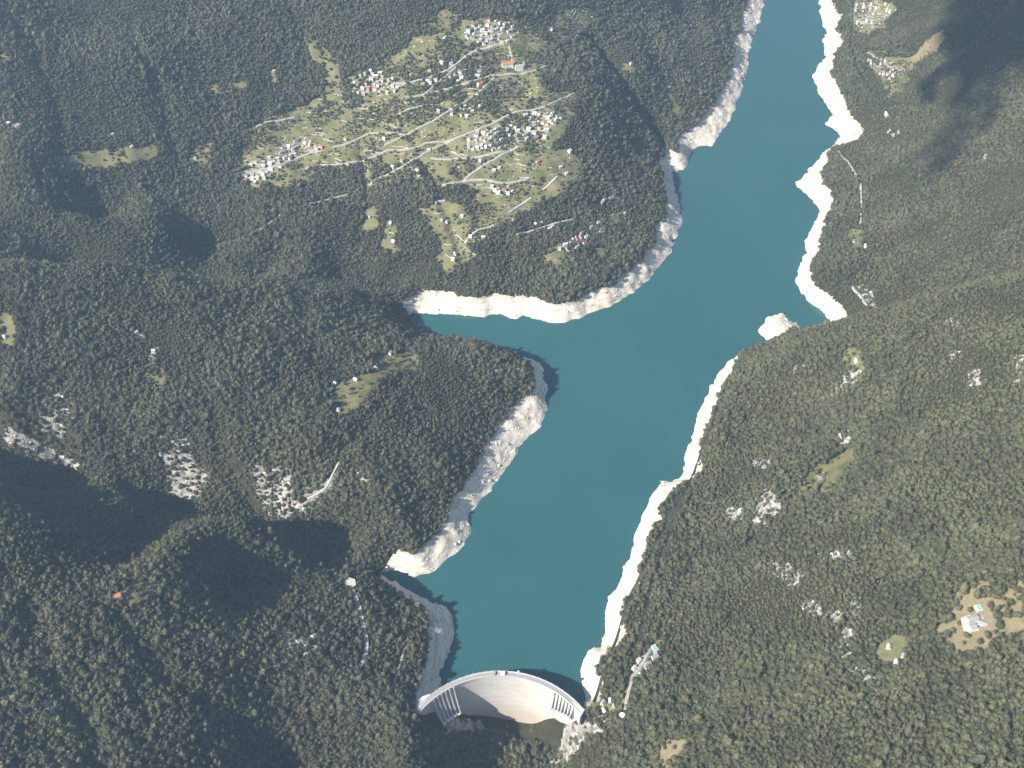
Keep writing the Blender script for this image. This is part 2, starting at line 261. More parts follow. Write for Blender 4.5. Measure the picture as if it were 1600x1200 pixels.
ROADS = dict(village=[[(898,146),(874,156),(850,168),(830,172),(810,173),(785,184),(760,197),(735,207),(710,217),(690,226),(667,237),(650,248),(633,258),(607,273),(587,279),(560,296),(535,306),(507,313),(482,318),(460,325)],
 [(437,336),(418,352),(405,360),(390,368),(375,374),(350,381),(327,380)],[(860,102),(836,110),(813,117),(790,116),(770,117),(750,124),(733,128),(700,138),(667,147),(633,152)],[(772,122),(750,143),(720,162),(687,182),(660,197),(633,212),(600,227)],
 [(633,211),(600,207),(577,207),(550,222),(520,230)],[(710,218),(690,221),(667,222),(647,232),(630,234),(607,233),(587,245),(567,251),(547,255),(525,257),(500,258)],[(365,274),(400,267),(440,258),(460,249),(480,240),(505,236)],[(673,247),(690,249),(712,248),(733,247),(760,243),(785,237),(810,229)],[(800,234),(775,248),(753,260),(737,270),(723,284)],
 [(723,284),(738,280),(753,280),(775,285),(797,286),(827,278)],[(830,309),(812,321),(793,333)],[(772,352),(758,357),(747,358),(736,368),(726,380)],[(805,368),(825,362),(847,356),(870,348),(895,343)],[(801,100),(799,88),(795,72)],[(787,66),(765,74),(740,80),(722,92),(710,103),(690,114),(667,123),(640,129),(613,132)],[(712,105),(690,124),(663,147)],[(871,276),(860,287),(847,297)],[(690,290),(710,286),(723,284)],
 [(660,165),(640,170),(622,178)],[(400,197),(430,190),(460,183)]],
 dam=[[(547,914),(553,926),(558,940),(563,955),(566,972),(571,990),(574,1006),(572,1022),(567,1036),(558,1047)],[(632,1012),(626,1034),(619,1056),(613,1080),(610,1100)],[(530,722),(510,765),(480,780)]],
 east=[[(1132,615),(1120,645),(1108,675),(1098,702),(1086,735),(1070,770),(1056,805),(1045,838),(1033,868),(1022,900),(1012,930),(1006,960),(1002,985),(998,1003)],[(1060,772),(1044,815),(1022,860),(1005,890),(988,925),(975,960),(968,985),(958,1012),(948,1040),(938,1068),(928,1098)],
 [(1020,1008),(1005,1035),(990,1055),(982,1082),(976,1110)],[(1310,236),(1322,250),(1335,268),(1345,288),(1346,320),(1345,350)],[(1332,295),(1325,325),(1312,350),(1300,382),(1292,412),(1280,440)],[(1335,0),(1332,25),(1330,50),(1329,72),(1333,90),(1340,110),(1352,132),(1362,145)],[(1356,82),(1370,92),(1385,102),(1400,108)],[(1332,448),(1345,462),(1355,478)],[(250,407),(266,396)]])

# ---------------------------------------------------------------- helpers
def mat(name, color, rough=.85, spec=.2):
    m = bpy.data.materials.new(name); m.use_nodes = True
    b = m.node_tree.nodes['Principled BSDF']
    b.inputs['Base Color'].default_value = (*color, 1); b.inputs['Roughness'].default_value = rough
    b.inputs['Specular IOR Level'].default_value = spec
    return m
def N(m, kind, **kw):
    n = m.node_tree.nodes.new(kind)
    for k, v in kw.items():
        if k.startswith('i_'): n.inputs[k[2:].replace('_', ' ')].default_value = v
        else: setattr(n, k, v)
    return n
def L(m, a, b): m.node_tree.links.new(a, b)
def bsdf(m): return m.node_tree.nodes['Principled BSDF']
def noise(m, scale, detail=4, vec=None, rough=.6):
    n = N(m, 'ShaderNodeTexNoise'); n.inputs['Scale'].default_value = scale; n.inputs['Detail'].default_value = detail; n.inputs['Roughness'].default_value = rough
    if vec is not None: L(m, vec, n.inputs['Vector'])
    return n.outputs[0]
def ramp(m, fac, stops):
    r = N(m, 'ShaderNodeValToRGB'); e = r.color_ramp.elements
    while len(e) < len(stops): e.new(.5)
    for el, (p, c) in zip(e, stops): el.position = p; el.color = (*c, 1) if len(c) == 3 else c
    L(m, fac, r.inputs[0]); return r.outputs[0]
def mixc(m, fac, a, b):
    n = N(m, 'ShaderNodeMix', data_type='RGBA')
    for s, v in ((n.inputs[0], fac), (n.inputs[6], a), (n.inputs[7], b)):
        if hasattr(v, 'is_linked'): L(m, v, s)
        elif isinstance(v, (int, float)): s.default_value = v
        else: s.default_value = (*v, 1)
    return n.outputs[2]
def math_(m, op, a, b=0.0, c=0.0):
    n = N(m, 'ShaderNodeMath', operation=op)
    for s, v in zip(n.inputs, (a, b, c)):
        if hasattr(v, 'is_linked'): L(m, v, s)
        else: s.default_value = v
    return n.outputs[0]
def sstep(m, x, a, b):
    n = N(m, 'ShaderNodeMapRange', interpolation_type='SMOOTHSTEP'); n.inputs[1].default_value = min(a, b); n.inputs[2].default_value = max(a, b); n.inputs[3].default_value = 0 if a < b else 1; n.inputs[4].default_value = 1 if a < b else 0; L(m, x, n.inputs[0]); return n.outputs[0]
def attr(m, name):
    return N(m, 'ShaderNodeAttribute', attribute_name=name).outputs['Fac']
def coords(m): return N(m, 'ShaderNodeNewGeometry').outputs['Position']
def bump(m, height, strength, dist):
    b = N(m, 'ShaderNodeBump'); b.inputs['Strength'].default_value = strength; b.inputs['Distance'].default_value = dist
    L(m, height, b.inputs['Height']); L(m, b.outputs[0], bsdf(m).inputs['Normal'])
def mesh(name, verts, faces, mats=(), smooth_=False, fm=None):
    me = bpy.data.meshes.new(name); me.from_pydata(verts, [], faces)
    for x in mats: me.materials.append(x)
    if fm is not None: me.polygons.foreach_set('material_index', np.array(fm, np.int32))
    if smooth_: me.polygons.foreach_set('use_smooth', np.ones(len(me.polygons), bool))
    me.update(); return me
def obj(name, me, parent=None, loc=None, rz=None, **props):
    o = bpy.data.objects.new(name, me); COL.objects.link(o); o.parent = parent
    if loc is not None: o.location = loc
    if rz is not None: o.rotation_euler = (0, 0, rz)
    for k, v in props.items(): o[k] = v
    return o
def thing(name, label, category, loc=(0, 0, 0), rz=0, group=None):
    o = obj(name, None, loc=loc, rz=rz, label=label, category=category)
    if group: o['group'] = group
    return o
def grid_mesh(name, A, x0, y0, g, mats=()):
    n1, n2 = A.shape
    vx, vy = np.meshgrid(x0+g*np.arange(n1), y0+g*np.arange(n2), indexing='ij')
    co = np.stack([vx, vy, A], -1).reshape(-1, 3).astype(np.float32)
    idx = np.arange(n1*n2).reshape(n1, n2)
    q = np.stack([idx[:-1, :-1], idx[1:, :-1], idx[1:, 1:], idx[:-1, 1:]], -1).reshape(-1, 4)
    me = bpy.data.meshes.new(name); me.vertices.add(len(co)); me.vertices.foreach_set('co', co.ravel())
    me.loops.add(q.size); me.loops.foreach_set('vertex_index', q.ravel().astype(np.int32))
    me.polygons.add(len(q)); me.polygons.foreach_set('loop_start', np.arange(0, q.size, 4, dtype=np.int32))
    me.polygons.foreach_set('use_smooth', np.ones(len(q), bool))
    for x in mats: me.materials.append(x)
    me.update(calc_edges=True); return me
def set_attr(me, name, vals):
    a = me.attributes.new(name, 'FLOAT', 'POINT'); a.data.foreach_set('value', np.asarray(vals, np.float32).ravel())

# ---------------------------------------------------------------- land
def blur(A, n):
    for _ in range(n):
        B = A.copy(); B[1:-1, 1:-1] = (A[1:-1, 1:-1]*2 + A[:-2, 1:-1]+A[2:, 1:-1]+A[1:-1, :-2]+A[1:-1, 2:])/6; A = B
    return A
def land_material():
    m = mat('hillside_ground', (.05, .05, .03), .95, .1); pos = coords(m)
    n1 = noise(m, .025, 6, pos); n2 = noise(m, .09, 4, pos); n3 = noise(m, .35, 3, pos)
    floor = ramp(m, n2, [(.3, (.024, .028, .014)), (.7, (.06, .055, .03))])
    grass = ramp(m, n1, [(.3, (.095, .105, .042)), (.46, (.15, .152, .068)), (.54, (.20, .18, .09)), (.6, (.14, .145, .06)), (.68, (.24, .20, .11)), (.75, (.16, .16, .075))])
    grass = mixc(m, math_(m, 'MULTIPLY', math_(m, 'GREATER_THAN', n3, .58), .45), grass, (.08, .085, .04))
    stone = ramp(m, n2, [(.32, (.08, .078, .066)), (.45, (.22, .21, .19)), (.62, (.42, .40, .365))])
    stone = mixc(m, math_(m, 'MULTIPLY', math_(m, 'LESS_THAN', n3, .43), .7), stone, (.09, .09, .075))
    # bare drawdown belt: bleached rock, bedded, with fallen blocks and gullies
    sep = N(m, 'ShaderNodeSeparateXYZ'); L(m, pos, sep.inputs[0])
    mp = N(m, 'ShaderNodeMapping'); mp.inputs['Scale'].default_value = (.03, .03, .22); L(m, pos, mp.inputs[0])
    bed = noise(m, 1.0, 5, mp.outputs[0], .65)
    belt = ramp(m, bed, [(.30, (.36, .30, .22)), (.42, (.60, .53, .43)), (.58, (.80, .73, .61)), (.8, (.66, .57, .45))])
    belt = mixc(m, math_(m, 'MULTIPLY', math_(m, 'LESS_THAN', n3, .40), .55), belt, (.28, .25, .20))
    edge = math_(m, 'ADD', sep.outputs[2], math_(m, 'MULTIPLY', math_(m, 'SUBTRACT', n2, .5), 16))
    isbelt = math_(m, 'MULTIPLY', math_(m, 'LESS_THAN', edge, 41), attr(m, 'drawdown'))
    brown = math_(m, 'MULTIPLY', math_(m, 'GREATER_THAN', edge, 35), .55)
    belt = mixc(m, brown, belt, (.34, .27, .20))
    grass = mixc(m, math_(m, 'MULTIPLY', attr(m, 'dry'), .7), grass, mixc(m, n2, (.15, .125, .07), (.33, .27, .17)))
    ragged = lambda f, a: sstep(m, math_(m, 'ADD', f, math_(m, 'MULTIPLY', math_(m, 'SUBTRACT', math_(m, 'ADD', math_(m, 'MULTIPLY', n3, .5), math_(m, 'MULTIPLY', n2, .5)), .5), a)), .40, .60)
    c = mixc(m, ragged(attr(m, 'meadow'), 2.2), floor, grass)
    c = mixc(m, ragged(attr(m, 'rock'), 3.2), c, stone)
    c = mixc(m, math_(m, 'GREATER_THAN', isbelt, .5), c, belt)
    L(m, c, bsdf(m).inputs['Base Color'])
    h = math_(m, 'ADD', math_(m, 'MULTIPLY', bed, 1.0), math_(m, 'MULTIPLY', n3, .5))
    bump(m, h, .8, 3.0)
    return m
LAND = land_material()
Zt = Z
terrain = obj('terrain', grid_mesh('terrain', Zt, X0, Y0, G, [LAND]), kind='structure', label='steep mountain slopes around the lake')
set_attr(terrain.data, 'meadow', np.clip(blur(np.maximum(MM, MV*.9), 1), 0, 1))
set_attr(terrain.data, 'dry', np.clip(blur(MY, 1), 0, 1))
YARDS = [[(722,62),(735,42),(770,30),(800,38),(803,60),(785,70),(745,78)],[(548,128),(575,108),(600,118),(640,128),(620,146),(570,150),(545,140)],[(430,232),(470,215),(505,228),(500,240),(450,256),(430,250)],[(366,268),(395,252),(432,245),(440,262),(410,285),(380,285)],[(732,212),(770,196),(815,198),(862,190),(850,222),(800,228),(752,240),(725,232)],[(815,180),(860,176),(880,184),(865,196),(825,194)],[(874,390),(890,378),(905,365),(925,352),(936,348),(925,366),(912,385),(890,396)],[(1325,6),(1390,4),(1392,30),(1362,44),(1338,38)],[(1352,88),(1368,86),(1400,100),(1410,112),(1390,125),(1360,110)]]
MYD = mask(YARDS)
set_attr(terrain.data, 'rock', np.clip(blur(np.maximum(np.maximum(MR, .42*MYD), .9*mask([[(978,1060),(998,1032),(1018,1004),(1032,1008),(1018,1044),(996,1062)]])), 1), 0, 1))
set_attr(terrain.data, 'drawdown', NEARLAKE.astype(np.float32))

# ---------------------------------------------------------------- lake
def water_material():
    m = mat('lake_water', (.024, .09, .098), .12, .5); pos = coords(m)
    c = ramp(m, noise(m, .003, 3, pos), [(.3, (.020, .086, .092)), (.7, (.026, .097, .101))])
    L(m, c, bsdf(m).inputs['Base Color']); bsdf(m).inputs['IOR'].default_value = 1.33
    bump(m, noise(m, .22, 4, pos), .25, .5)
    return m
WATER = water_material()
bm = bmesh.new()
lake_pts = []
pl = LAKE
area = 0.5*np.sum(pl[:, 0]*np.roll(pl[:, 1], -1)-np.roll(pl[:, 0], -1)*pl[:, 1])
nv = len(pl)
for i in range(nv):                                        # spread a little under the banks, but not through the dam
    p = pl[i]; a = pl[i-1]; b = pl[(i+1) % nv]; t = (b-a)/max(np.hypot(*(b-a)), 1e-6); nrm = np.array([t[1], -t[0]])*(1 if area > 0 else -1)
    on_arc = abs(np.hypot(*(p-DC))-DR) < 1.0
    q = p + nrm*(0 if on_arc else (5.0 if np.hypot(p[0]-DC[0], p[1]-1000) < 230 else 13.0))
    if on_arc: q = DC + (p-DC)*(DR-3)/DR
    lake_pts.append(bm.verts.new((q[0], q[1], 0)))
f = bm.faces.new(lake_pts); bmesh.ops.triangulate(bm, faces=[f], ngon_method='BEAUTY')
bmesh.ops.recalc_face_normals(bm, faces=bm.faces)
for f in bm.faces:
    if f.normal.z < 0: f.normal_flip()
me = bpy.data.meshes.new('lake'); bm.to_mesh(me); bm.free(); me.materials.append(WATER)
lake = obj('lake', me, kind='structure', label='calm teal reservoir lake')

# ---------------------------------------------------------------- dam
def concrete(name, base, stain):
    m = mat(name, base, .8, .2); pos = coords(m)
    mp = N(m, 'ShaderNodeMapping'); mp.inputs['Scale'].default_value = (.035, .035, .28); L(m, pos, mp.inputs[0])
    n = noise(m, 1.0, 5, mp.outputs[0]); n2 = noise(m, .05, 4, pos)
    c = ramp(m, n, [(.3, tuple(.8*x for x in base)), (.6, base)])
    c = mixc(m, math_(m, 'MULTIPLY', math_(m, 'SUBTRACT', n2, .42), 1.6), c, stain)
    L(m, c, bsdf(m).inputs['Base Color']); bump(m, n, .25, .6)
    return m
CONC = concrete('dam_concrete', (.58, .56, .52), (.50, .45, .37))
sepz = N(CONC, 'ShaderNodeSeparateXYZ'); L(CONC, coords(CONC), sepz.inputs[0])                  # rusty seepage low on the face
old = bsdf(CONC).inputs['Base Color'].links[0].from_socket
seep = math_(CONC, 'MULTIPLY', sstep(CONC, math_(CONC, 'ADD', sepz.outputs[2], math_(CONC, 'MULTIPLY', noise(CONC, .03, 4, coords(CONC)), -70)), -70, -150), .55)
L(CONC, mixc(CONC, seep, old, (.40, .31, .22)), bsdf(CONC).inputs['Base Color'])
CONC2 = concrete('pier_concrete', (.52, .51, .49), (.44, .42, .38))
ASPH = mat('crest_asphalt', (.30, .30, .30), .9)
DARK = mat('dark_opening', (.05, .055, .06), .7)
WHITE = mat('white_render', (.75, .74, .70), .8)
def arc_pt(t, r, z): return (DC[0]+r*math.sin(t), DC[1]+r*math.cos(t), z)
def arc_solid(name, t0, t1, prof, mats, n=72):
    """sweep a closed (r, z) profile along the dam's arc; prof may depend on the angle"""
    V, F = [], []
    k = len(prof(t0))
    for i in range(n+1):
        t = t0+(t1-t0)*i/n
        V += [arc_pt(t, r, z) for r, z in prof(t)]
    for i in range(n):
        for j in range(k): F.append((i*k+j, (i+1)*k+j, (i+1)*k+(j+1) % k, i*k+(j+1) % k))
    F.append(tuple(range(k))[::-1]); F.append(tuple(range(n*k, n*k+k)))
    return mesh(name, V, F, mats)
dam = thing('arch_dam', 'tall curved pale concrete arch dam closing the end of the lake', 'dam', (DC[0], DC[1]+DR, CREST))
def dpart(name, me, parent=None):
    o = obj(name, me); o.parent = parent or dam
    if parent is None: o.matrix_parent_inverse = Matrix.Translation(Vector((DC[0], DC[1]+DR, CREST))).inverted()
    return o
TD = math.radians
def body_prof(t):
    zs = np.linspace(CREST-4, -170, 22); d = CREST-zs
    ru = DR-.5 + 9*np.sin(np.pi*np.clip(d/230, 0, 1)) ; rd = 189.5 - 8*(d/185) - 5*np.clip((d-120)/95, 0, 1)**2
    return [(r, z) for r, z in zip(ru, zs)] + [(r, z) for r, z in zip(rd[::-1], zs[::-1])]
dpart('dam_wall', arc_solid('dam_wall', TD(-54), TD(54), body_prof, [CONC], 90))
dpart('crest_slab', arc_solid('crest_slab', TD(-54), TD(54.5), lambda t: [(DR+1.2, CREST), (DR+1.2, CREST-4), (188.2, CREST-4), (188.2, CREST)], [CONC]))
dpart('crest_road', arc_solid('crest_road', TD(-53.5), TD(54), lambda t: [(DR-.6, CREST+.05), (DR-.6, CREST+.004), (190, CREST+.004), (190, CREST+.05)], [ASPH]))
dpart('parapet', arc_solid('parapet', TD(-54), TD(54.5), lambda t: [(DR+1.4, CREST+1.3), (DR+1.4, CREST-.1), (DR+.4, CREST-.1), (DR+.4, CREST+1.3)], [CONC2]))
dpart('parapet', arc_solid('parapet', TD(-54), TD(54.5), lambda t: [(189.0, CREST+1.2), (189.0, CREST-.1), (188.1, CREST-.1), (188.1, CREST+1.2)], [CONC2]))
def fin(t, out, drop, wid):
    z0 = CREST-1.5; prof = []
    for k in range(9):
        s = k/8; prof.append((188.4-2.0-out*s**1.35, z0-drop*s))
    inner = [(183.5-8*((CREST-z)/185), z) for _, z in prof[::-1]]
    V = []
    for sgn in (-1, 1):
        for r, z in prof + [(191, z) for _, z in prof[::-1]]: V.append(arc_pt(t+sgn*wid/2/190, r, z))
    k = len(V)//2
    F = [tuple(range(k)), tuple(range(k, 2*k))[::-1]] + [(i, k+i, k+(i+1) % k, (i+1) % k) for i in range(k)]
    me = mesh('spillway_pier', V, F, [CONC2])
    bm = bmesh.new(); bm.from_mesh(me); bmesh.ops.recalc_face_normals(bm, faces=bm.faces); bm.to_mesh(me); bm.free()
    return me
def chute(t0, t1, out, drop):
    V, F = [], []
    for i in range(7):
        t = t0+(t1-t0)*i/6
        for k in range(9):
            s = k/8; V.append(arc_pt(t, 188.0-(out-5)*s**1.6, CREST-9-(drop-9)*s))
    for i in range(6):
        for k in range(8): F.append((i*9+k, (i+1)*9+k, (i+1)*9+k+1, i*9+k+1))
    me = mesh('spillway_chute', V, F, [CONC2], True)
    return me
LF = [-42.5, -39.6, -36.8, -34.0, -31.2, -28.4]; RF = [34.5, 36.9, 39.3, 41.7, 44.1, 46.5, 48.9]
for a in LF: dpart('spillway_pier', fin(TD(a), 26, 62, 2.6))
for a in RF: dpart('spillway_pier', fin(TD(a), 12, 58-(a-34)*1.6, 1.5))
ch = dpart('spillway_chute', chute(TD(LF[0]), TD(LF[-1]), 24, 64)); ch2 = dpart('spillway_chute', chute(TD(RF[0]), TD(RF[-1]), 10, 50))
for tt in LF[:-1]:                                            # sluice mouths at the foot of the chutes
    t = TD(tt+1.4); x, y, z = arc_pt(t, 163.5, CREST-63)
    b = bmesh.new(); bmesh.ops.create_cube(b, size=1); bmesh.ops.scale(b, vec=(4.5, 6, 3), verts=b.verts); bmesh.ops.bevel(b, geom=b.edges[:], offset=.4, segments=1, affect='EDGES')
    bmesh.ops.rotate(b, cent=(0, 0, 0), matrix=Matrix.Rotation(-t, 3, 'Z'), verts=b.verts); bmesh.ops.translate(b, vec=(x, y, z), verts=b.verts)
    me = bpy.data.meshes.new('flip_block'); b.to_mesh(me); b.free(); me.materials.append(WHITE); dpart('flip_block', me)
for tt in RF[:-1]:
    t = TD(tt+1.2); x, y, z = arc_pt(t, 177, CREST-54+(tt-34)*1.6)
    b = bmesh.new(); bmesh.ops.create_cube(b, size=1); bmesh.ops.scale(b, vec=(3.4, 5, 3.4), verts=b.verts); bmesh.ops.bevel(b, geom=b.edges[:], offset=.4, segments=1, affect='EDGES')
    bmesh.ops.rotate(b, cent=(0, 0, 0), matrix=Matrix.Rotation(-t, 3, 'Z'), verts=b.verts); bmesh.ops.translate(b, vec=(x, y, z), verts=b.verts)
    me = bpy.data.meshes.new('flip_block'); b.to_mesh(me); b.free(); me.materials.append(WHITE); dpart('flip_block', me)
def slab_poly(name, pts2, z0, z1, m):
    n = len(pts2); V = [(x, y, z1) for x, y in pts2] + [(x, y, z0) for x, y in pts2]
    F = [tuple(range(n)), tuple(range(n, 2*n))[::-1]] + [((i+1) % n, i, n+i, n+(i+1) % n) for i in range(n)]
    me = mesh(name, V, F, [m]); b = bmesh.new(); b.from_mesh(me); bmesh.ops.recalc_face_normals(b, faces=b.faces); b.to_mesh(me); b.free(); return me
dpart('abutment_terrace', slab_poly('abutment_terrace', [P(u, v, CREST)[:2] for u, v in [(648,1116),(650,1098),(660,1088),(672,1084),(668,1092),(658,1104)]], 20, CREST+.3, CONC2)).data
dpart('abutment_terrace', slab_poly('abutment_terrace', [P(u, v, CREST)[:2] for u, v in [(892,1094),(905,1101),(914,1108),(906,1122),(901,1112)]], 15, CREST+.3, CONC2))
# gate house and pier on the crown of the arch
def block(name, m, w, d, h, x, y, z, rz=0, bev=.25, roof=0, m2=None):
    b = bmesh.new(); bmesh.ops.create_cube(b, size=1); bmesh.ops.scale(b, vec=(w, d, h), verts=b.verts); bmesh.ops.translate(b, vec=(0, 0, h/2), verts=b.verts)
    if bev: bmesh.ops.bevel(b, geom=b.edges[:], offset=bev, segments=1, affect='EDGES')
    bmesh.ops.rotate(b, cent=(0, 0, 0), matrix=Matrix.Rotation(rz, 3, 'Z'), verts=b.verts); bmesh.ops.translate(b, vec=(x, y, z), verts=b.verts)
    me = bpy.data.meshes.new(name); b.to_mesh(me); b.free(); me.materials.append(m); return me
gt = TD(1.8); gx_, gy_, _ = arc_pt(gt, 192.5, 0)
gate = thing('gatehouse', 'small white gatehouse with a dark door on the crown of the dam', 'gatehouse', (gx_, gy_, CREST+.05), -gt)
obj('wall', block('wall', WHITE, 7.5, 6.5, 4.5, 0, 0, 0), gate); obj('roof', block('roof', WHITE, 8.6, 7.6, .6, 0, 0, 4.45), gate); obj('door', block('door', DARK, .3, 2, 2.6, -3.7, 0, .1, bev=0), gate)
g2 = TD(-2.5); gx_, gy_, _ = arc_pt(g2, 194.5, 0)
kiosk = thing('winch_housing', 'dark grey winch housing beside the white gatehouse on the dam crest', 'winch', (gx_, gy_, CREST+.05), -g2)
obj('base', block('base', DARK, 3, 9.5, 1.2, 0, 0, 0), kiosk); obj('cover', block('cover', mat('winch_grey', (.2, .21, .22), .6), 2.4, 6, 2.0, 0, 0, 1.1), kiosk)
g3 = TD(10.5); gx_, gy_, _ = arc_pt(g3, 199.5, 0)
hut = thing('gauge_hut', 'tiny pale gauge hut projecting over the water from the dam crest', 'hut', (gx_, gy_, CREST-3), -g3)
obj('wall', block('wall', WHITE, 3.6, 4.6, 5.4, 0, .4, 0), hut); obj('roof', block('roof', CONC2, 4.2, 5.2, .5, 0, .4, 5.35), hut)
for i, tt in enumerate(np.linspace(-50, 50, 27)):           # lamp standards along the upstream kerb
    x, y, _ = arc_pt(TD(tt), DR+.2, 0)
    lp = thing('lamp_post', 'thin grey lamp post on the kerb of the dam crest', 'lamp post', (x, y, CREST), -TD(tt), 'lamp posts along the dam crest')
    if i == 0:
        pm = block('post', CONC2, .3, .3, 7, 0, 0, 0, bev=0); hm = block('lamp_head', WHITE, .5, 1.8, .35, 0, -.8, 6.9, bev=.1)
    obj('post', pm, lp); obj('lamp_head', hm, lp)

# ---------------------------------------------------------------- roads
ROADM = mat('pale_road', (.50, .48, .44), .9)
nz = noise(ROADM, .2, 3, coords(ROADM)); L(ROADM, ramp(ROADM, nz, [(.3, (.26, .25, .23)), (.7, (.48, .46, .42))]), bsdf(ROADM).inputs['Base Color'])
ASPH_SHADED = mat('tree_shaded_asphalt', (.05, .05, .05), .9)  # asphalt colour darkened to stand in for the trees' shade on the road
def drape(name, line, width, m, lift=.6, **props):
    us = [q[0] for q in line]; vs = [q[1] for q in line]
    x, y, _ = hit(us, vs); p = np.stack([x, y], 1)
    out = []
    for a, b in zip(p[:-1], p[1:]):
        n = max(1, int(np.hypot(*(b-a))/8))
        for k in range(n): out.append(a+(b-a)*k/n)
    out.append(p[-1]); out = np.array(out)
    for _ in range(4): out[1:-1] = (out[:-2]+2*out[1:-1]+out[2:])/4
    t = np.gradient(out, axis=0); t /= np.maximum(np.hypot(t[:, 0], t[:, 1]), 1e-6)[:, None]
    nrm = np.stack([-t[:, 1], t[:, 0]], 1); V, F = [], []
    for i, (c, nn) in enumerate(zip(out, nrm)):
        ends = [c+nn*width/2, c-nn*width/2]
        z = max(float(ground(*(c+nn*width*f))) for f in (-.5, -.25, 0, .25, .5)) + lift
        V += [(*ends[0], z), (*ends[1], z), (*(c+nn*(width/2+1.5)), z-4), (*(c-nn*(width/2+1.5)), z-4)]
    for i in range(len(out)-1):
        a = 4*i; F += [(a, a+1, a+5, a+4), (a+2, a, a+4, a+6), (a+1, a+3, a+7, a+5)]
    me = mesh(name, V, F, [m]); b = bmesh.new(); b.from_mesh(me); bmesh.ops.recalc_face_normals(b, faces=b.faces)
    if sum(f.normal.z for f in b.faces) < 0: bmesh.ops.reverse_faces(b, faces=b.faces)
    b.to_mesh(me); b.free()
    obj(name, me, kind='structure', **props)
    return out
road_lines = []
for ln in ROADS['village']: road_lines.append((drape('village_road', ln, float(rng.uniform(4.2, 5.8)), ROADM), 4.6))
for ln in ROADS['dam'][:1]: road_lines.append((drape('mountain_road', ln, 8.0, ROADM), 7))
for ln in ROADS['dam'][1:]: road_lines.append((drape('mountain_road', ln, 4.0, ROADM), 5))
for i, ln in enumerate(ROADS['east']): road_lines.append((drape('valley_road', ln, 4.6, ROADM if i in (2, 3, 6, 7, 8) else ASPH_SHADED), 5.5 if i in (2, 3, 6, 7, 8) else 4.3))

# ---------------------------------------------------------------- houses
WALLS = [mat('white_plaster', (.74, .72, .67), .85), mat('cream_plaster', (.66, .60, .50), .85), mat('grey_stone_wall', (.42, .40, .37), .9), mat('rose_plaster', (.62, .46, .40), .85)]
ROOFS = [mat('grey_stone_slabs', (.34, .34, .34), .85), mat('pale_stone_slabs', (.52, .51, .50), .8), mat('dark_slabs', (.20, .20, .21), .85), mat('red_tiles', (.48, .17, .10), .85)]
for r_ in ROOFS:
    c_ = bsdf(r_).inputs['Base Color'].default_value[:3]
    L(r_, ramp(r_, noise(r_, 1.2, 3, coords(r_)), [(.3, tuple(.75*x for x in c_)), (.7, tuple(1.15*x for x in c_))]), bsdf(r_).inputs['Base Color'])
PANE = mat('window_glass', (.03, .04, .05), .15, .5)
def wall_mesh(w, d, h, rise, m):
    V = [(-w/2, -d/2, -4), (w/2, -d/2, -4), (w/2, d/2, -4), (-w/2, d/2, -4), (-w/2, -d/2, h), (w/2, -d/2, h), (w/2, d/2, h), (-w/2, d/2, h), (-w/2, 0, h+rise), (w/2, 0, h+rise)]
    return mesh('wall', V, [(0, 1, 5, 4), (2, 3, 7, 6), (1, 2, 6, 9, 5), (3, 0, 4, 8, 7)], [m])
def roof_mesh(w, d, h, rise, m, o=.7, t=.35):
    k = rise/(d/2); V = []
    for x in (-w/2-o, w/2+o):
        V += [(x, -d/2-o, h-k*o), (x, 0, h+rise), (x, d/2+o, h-k*o), (x, -d/2-o, h-k*o+t), (x, 0, h+rise+t), (x, d/2+o, h-k*o+t)]
    return mesh('roof', V, [(3, 9, 10, 4), (4, 10, 11, 5), (0, 1, 7, 6), (1, 2, 8, 7), (0, 6, 9, 3), (2, 5, 11, 8), (0, 3, 4, 1), (1, 4, 5, 2), (6, 7, 10, 9), (7, 8, 11, 10)], [m])
def box_mesh(name, w, d, h, m, z=0, x=0, y=0): return block(name, m, w, d, h, x, y, z, bev=0)
_wc, _rc = {}, {}
HOUSES = []
def place_house(u, v, w, d, h, rise, wm, rm, label, group=None, rz=None, name='house', cat='house', xy=None, windows=False):
    if xy is None:
        x, y, z = (float(a[0]) for a in hit([u], [v]))
    else: x, y = xy; z = float(ground(x, y))
    if rz is None:
        e = 6; gx2 = float(ground(x+e, y)-ground(x-e, y)); gy2 = float(ground(x, y+e)-ground(x, y-e)); rz = math.atan2(gy2, gx2)+math.pi/2+random.gauss(0, .15)
    t = thing(name, label, cat, (x, y, z+.3), rz, group)
    k = (w, d, h, rise)
    a = _wc.setdefault((k, wm), None) or wall_mesh(w, d, h, rise, WALLS[wm]); _wc[(k, wm)] = a
    b = _rc.setdefault((k, rm), None) or roof_mesh(w, d, h, rise, ROOFS[rm]); _rc[(k, rm)] = b
    wo = obj('wall', a, t); obj('roof', b, t)
    if windows:
        pm = box_mesh('window', 1.3, .16, 1.5, PANE)
        n = int(w/3.2)
        for sg in (-1, 1):
            for fl in range(int(h/2.8)):
                for i in range(n): obj('window', pm, t, loc=(-w/2+(i+.5)*w/n, sg*d/2, 1+fl*2.8))
    HOUSES.append((x, y, max(w, d)/2)); return t
SHAPES = [(9, 7, 5, 2.6), (10, 7, 6, 2.8), (7, 6, 4.2, 2.2), (12.5, 7.5, 6.5, 3), (6, 5, 4, 2), (8, 7, 7, 2.4)]
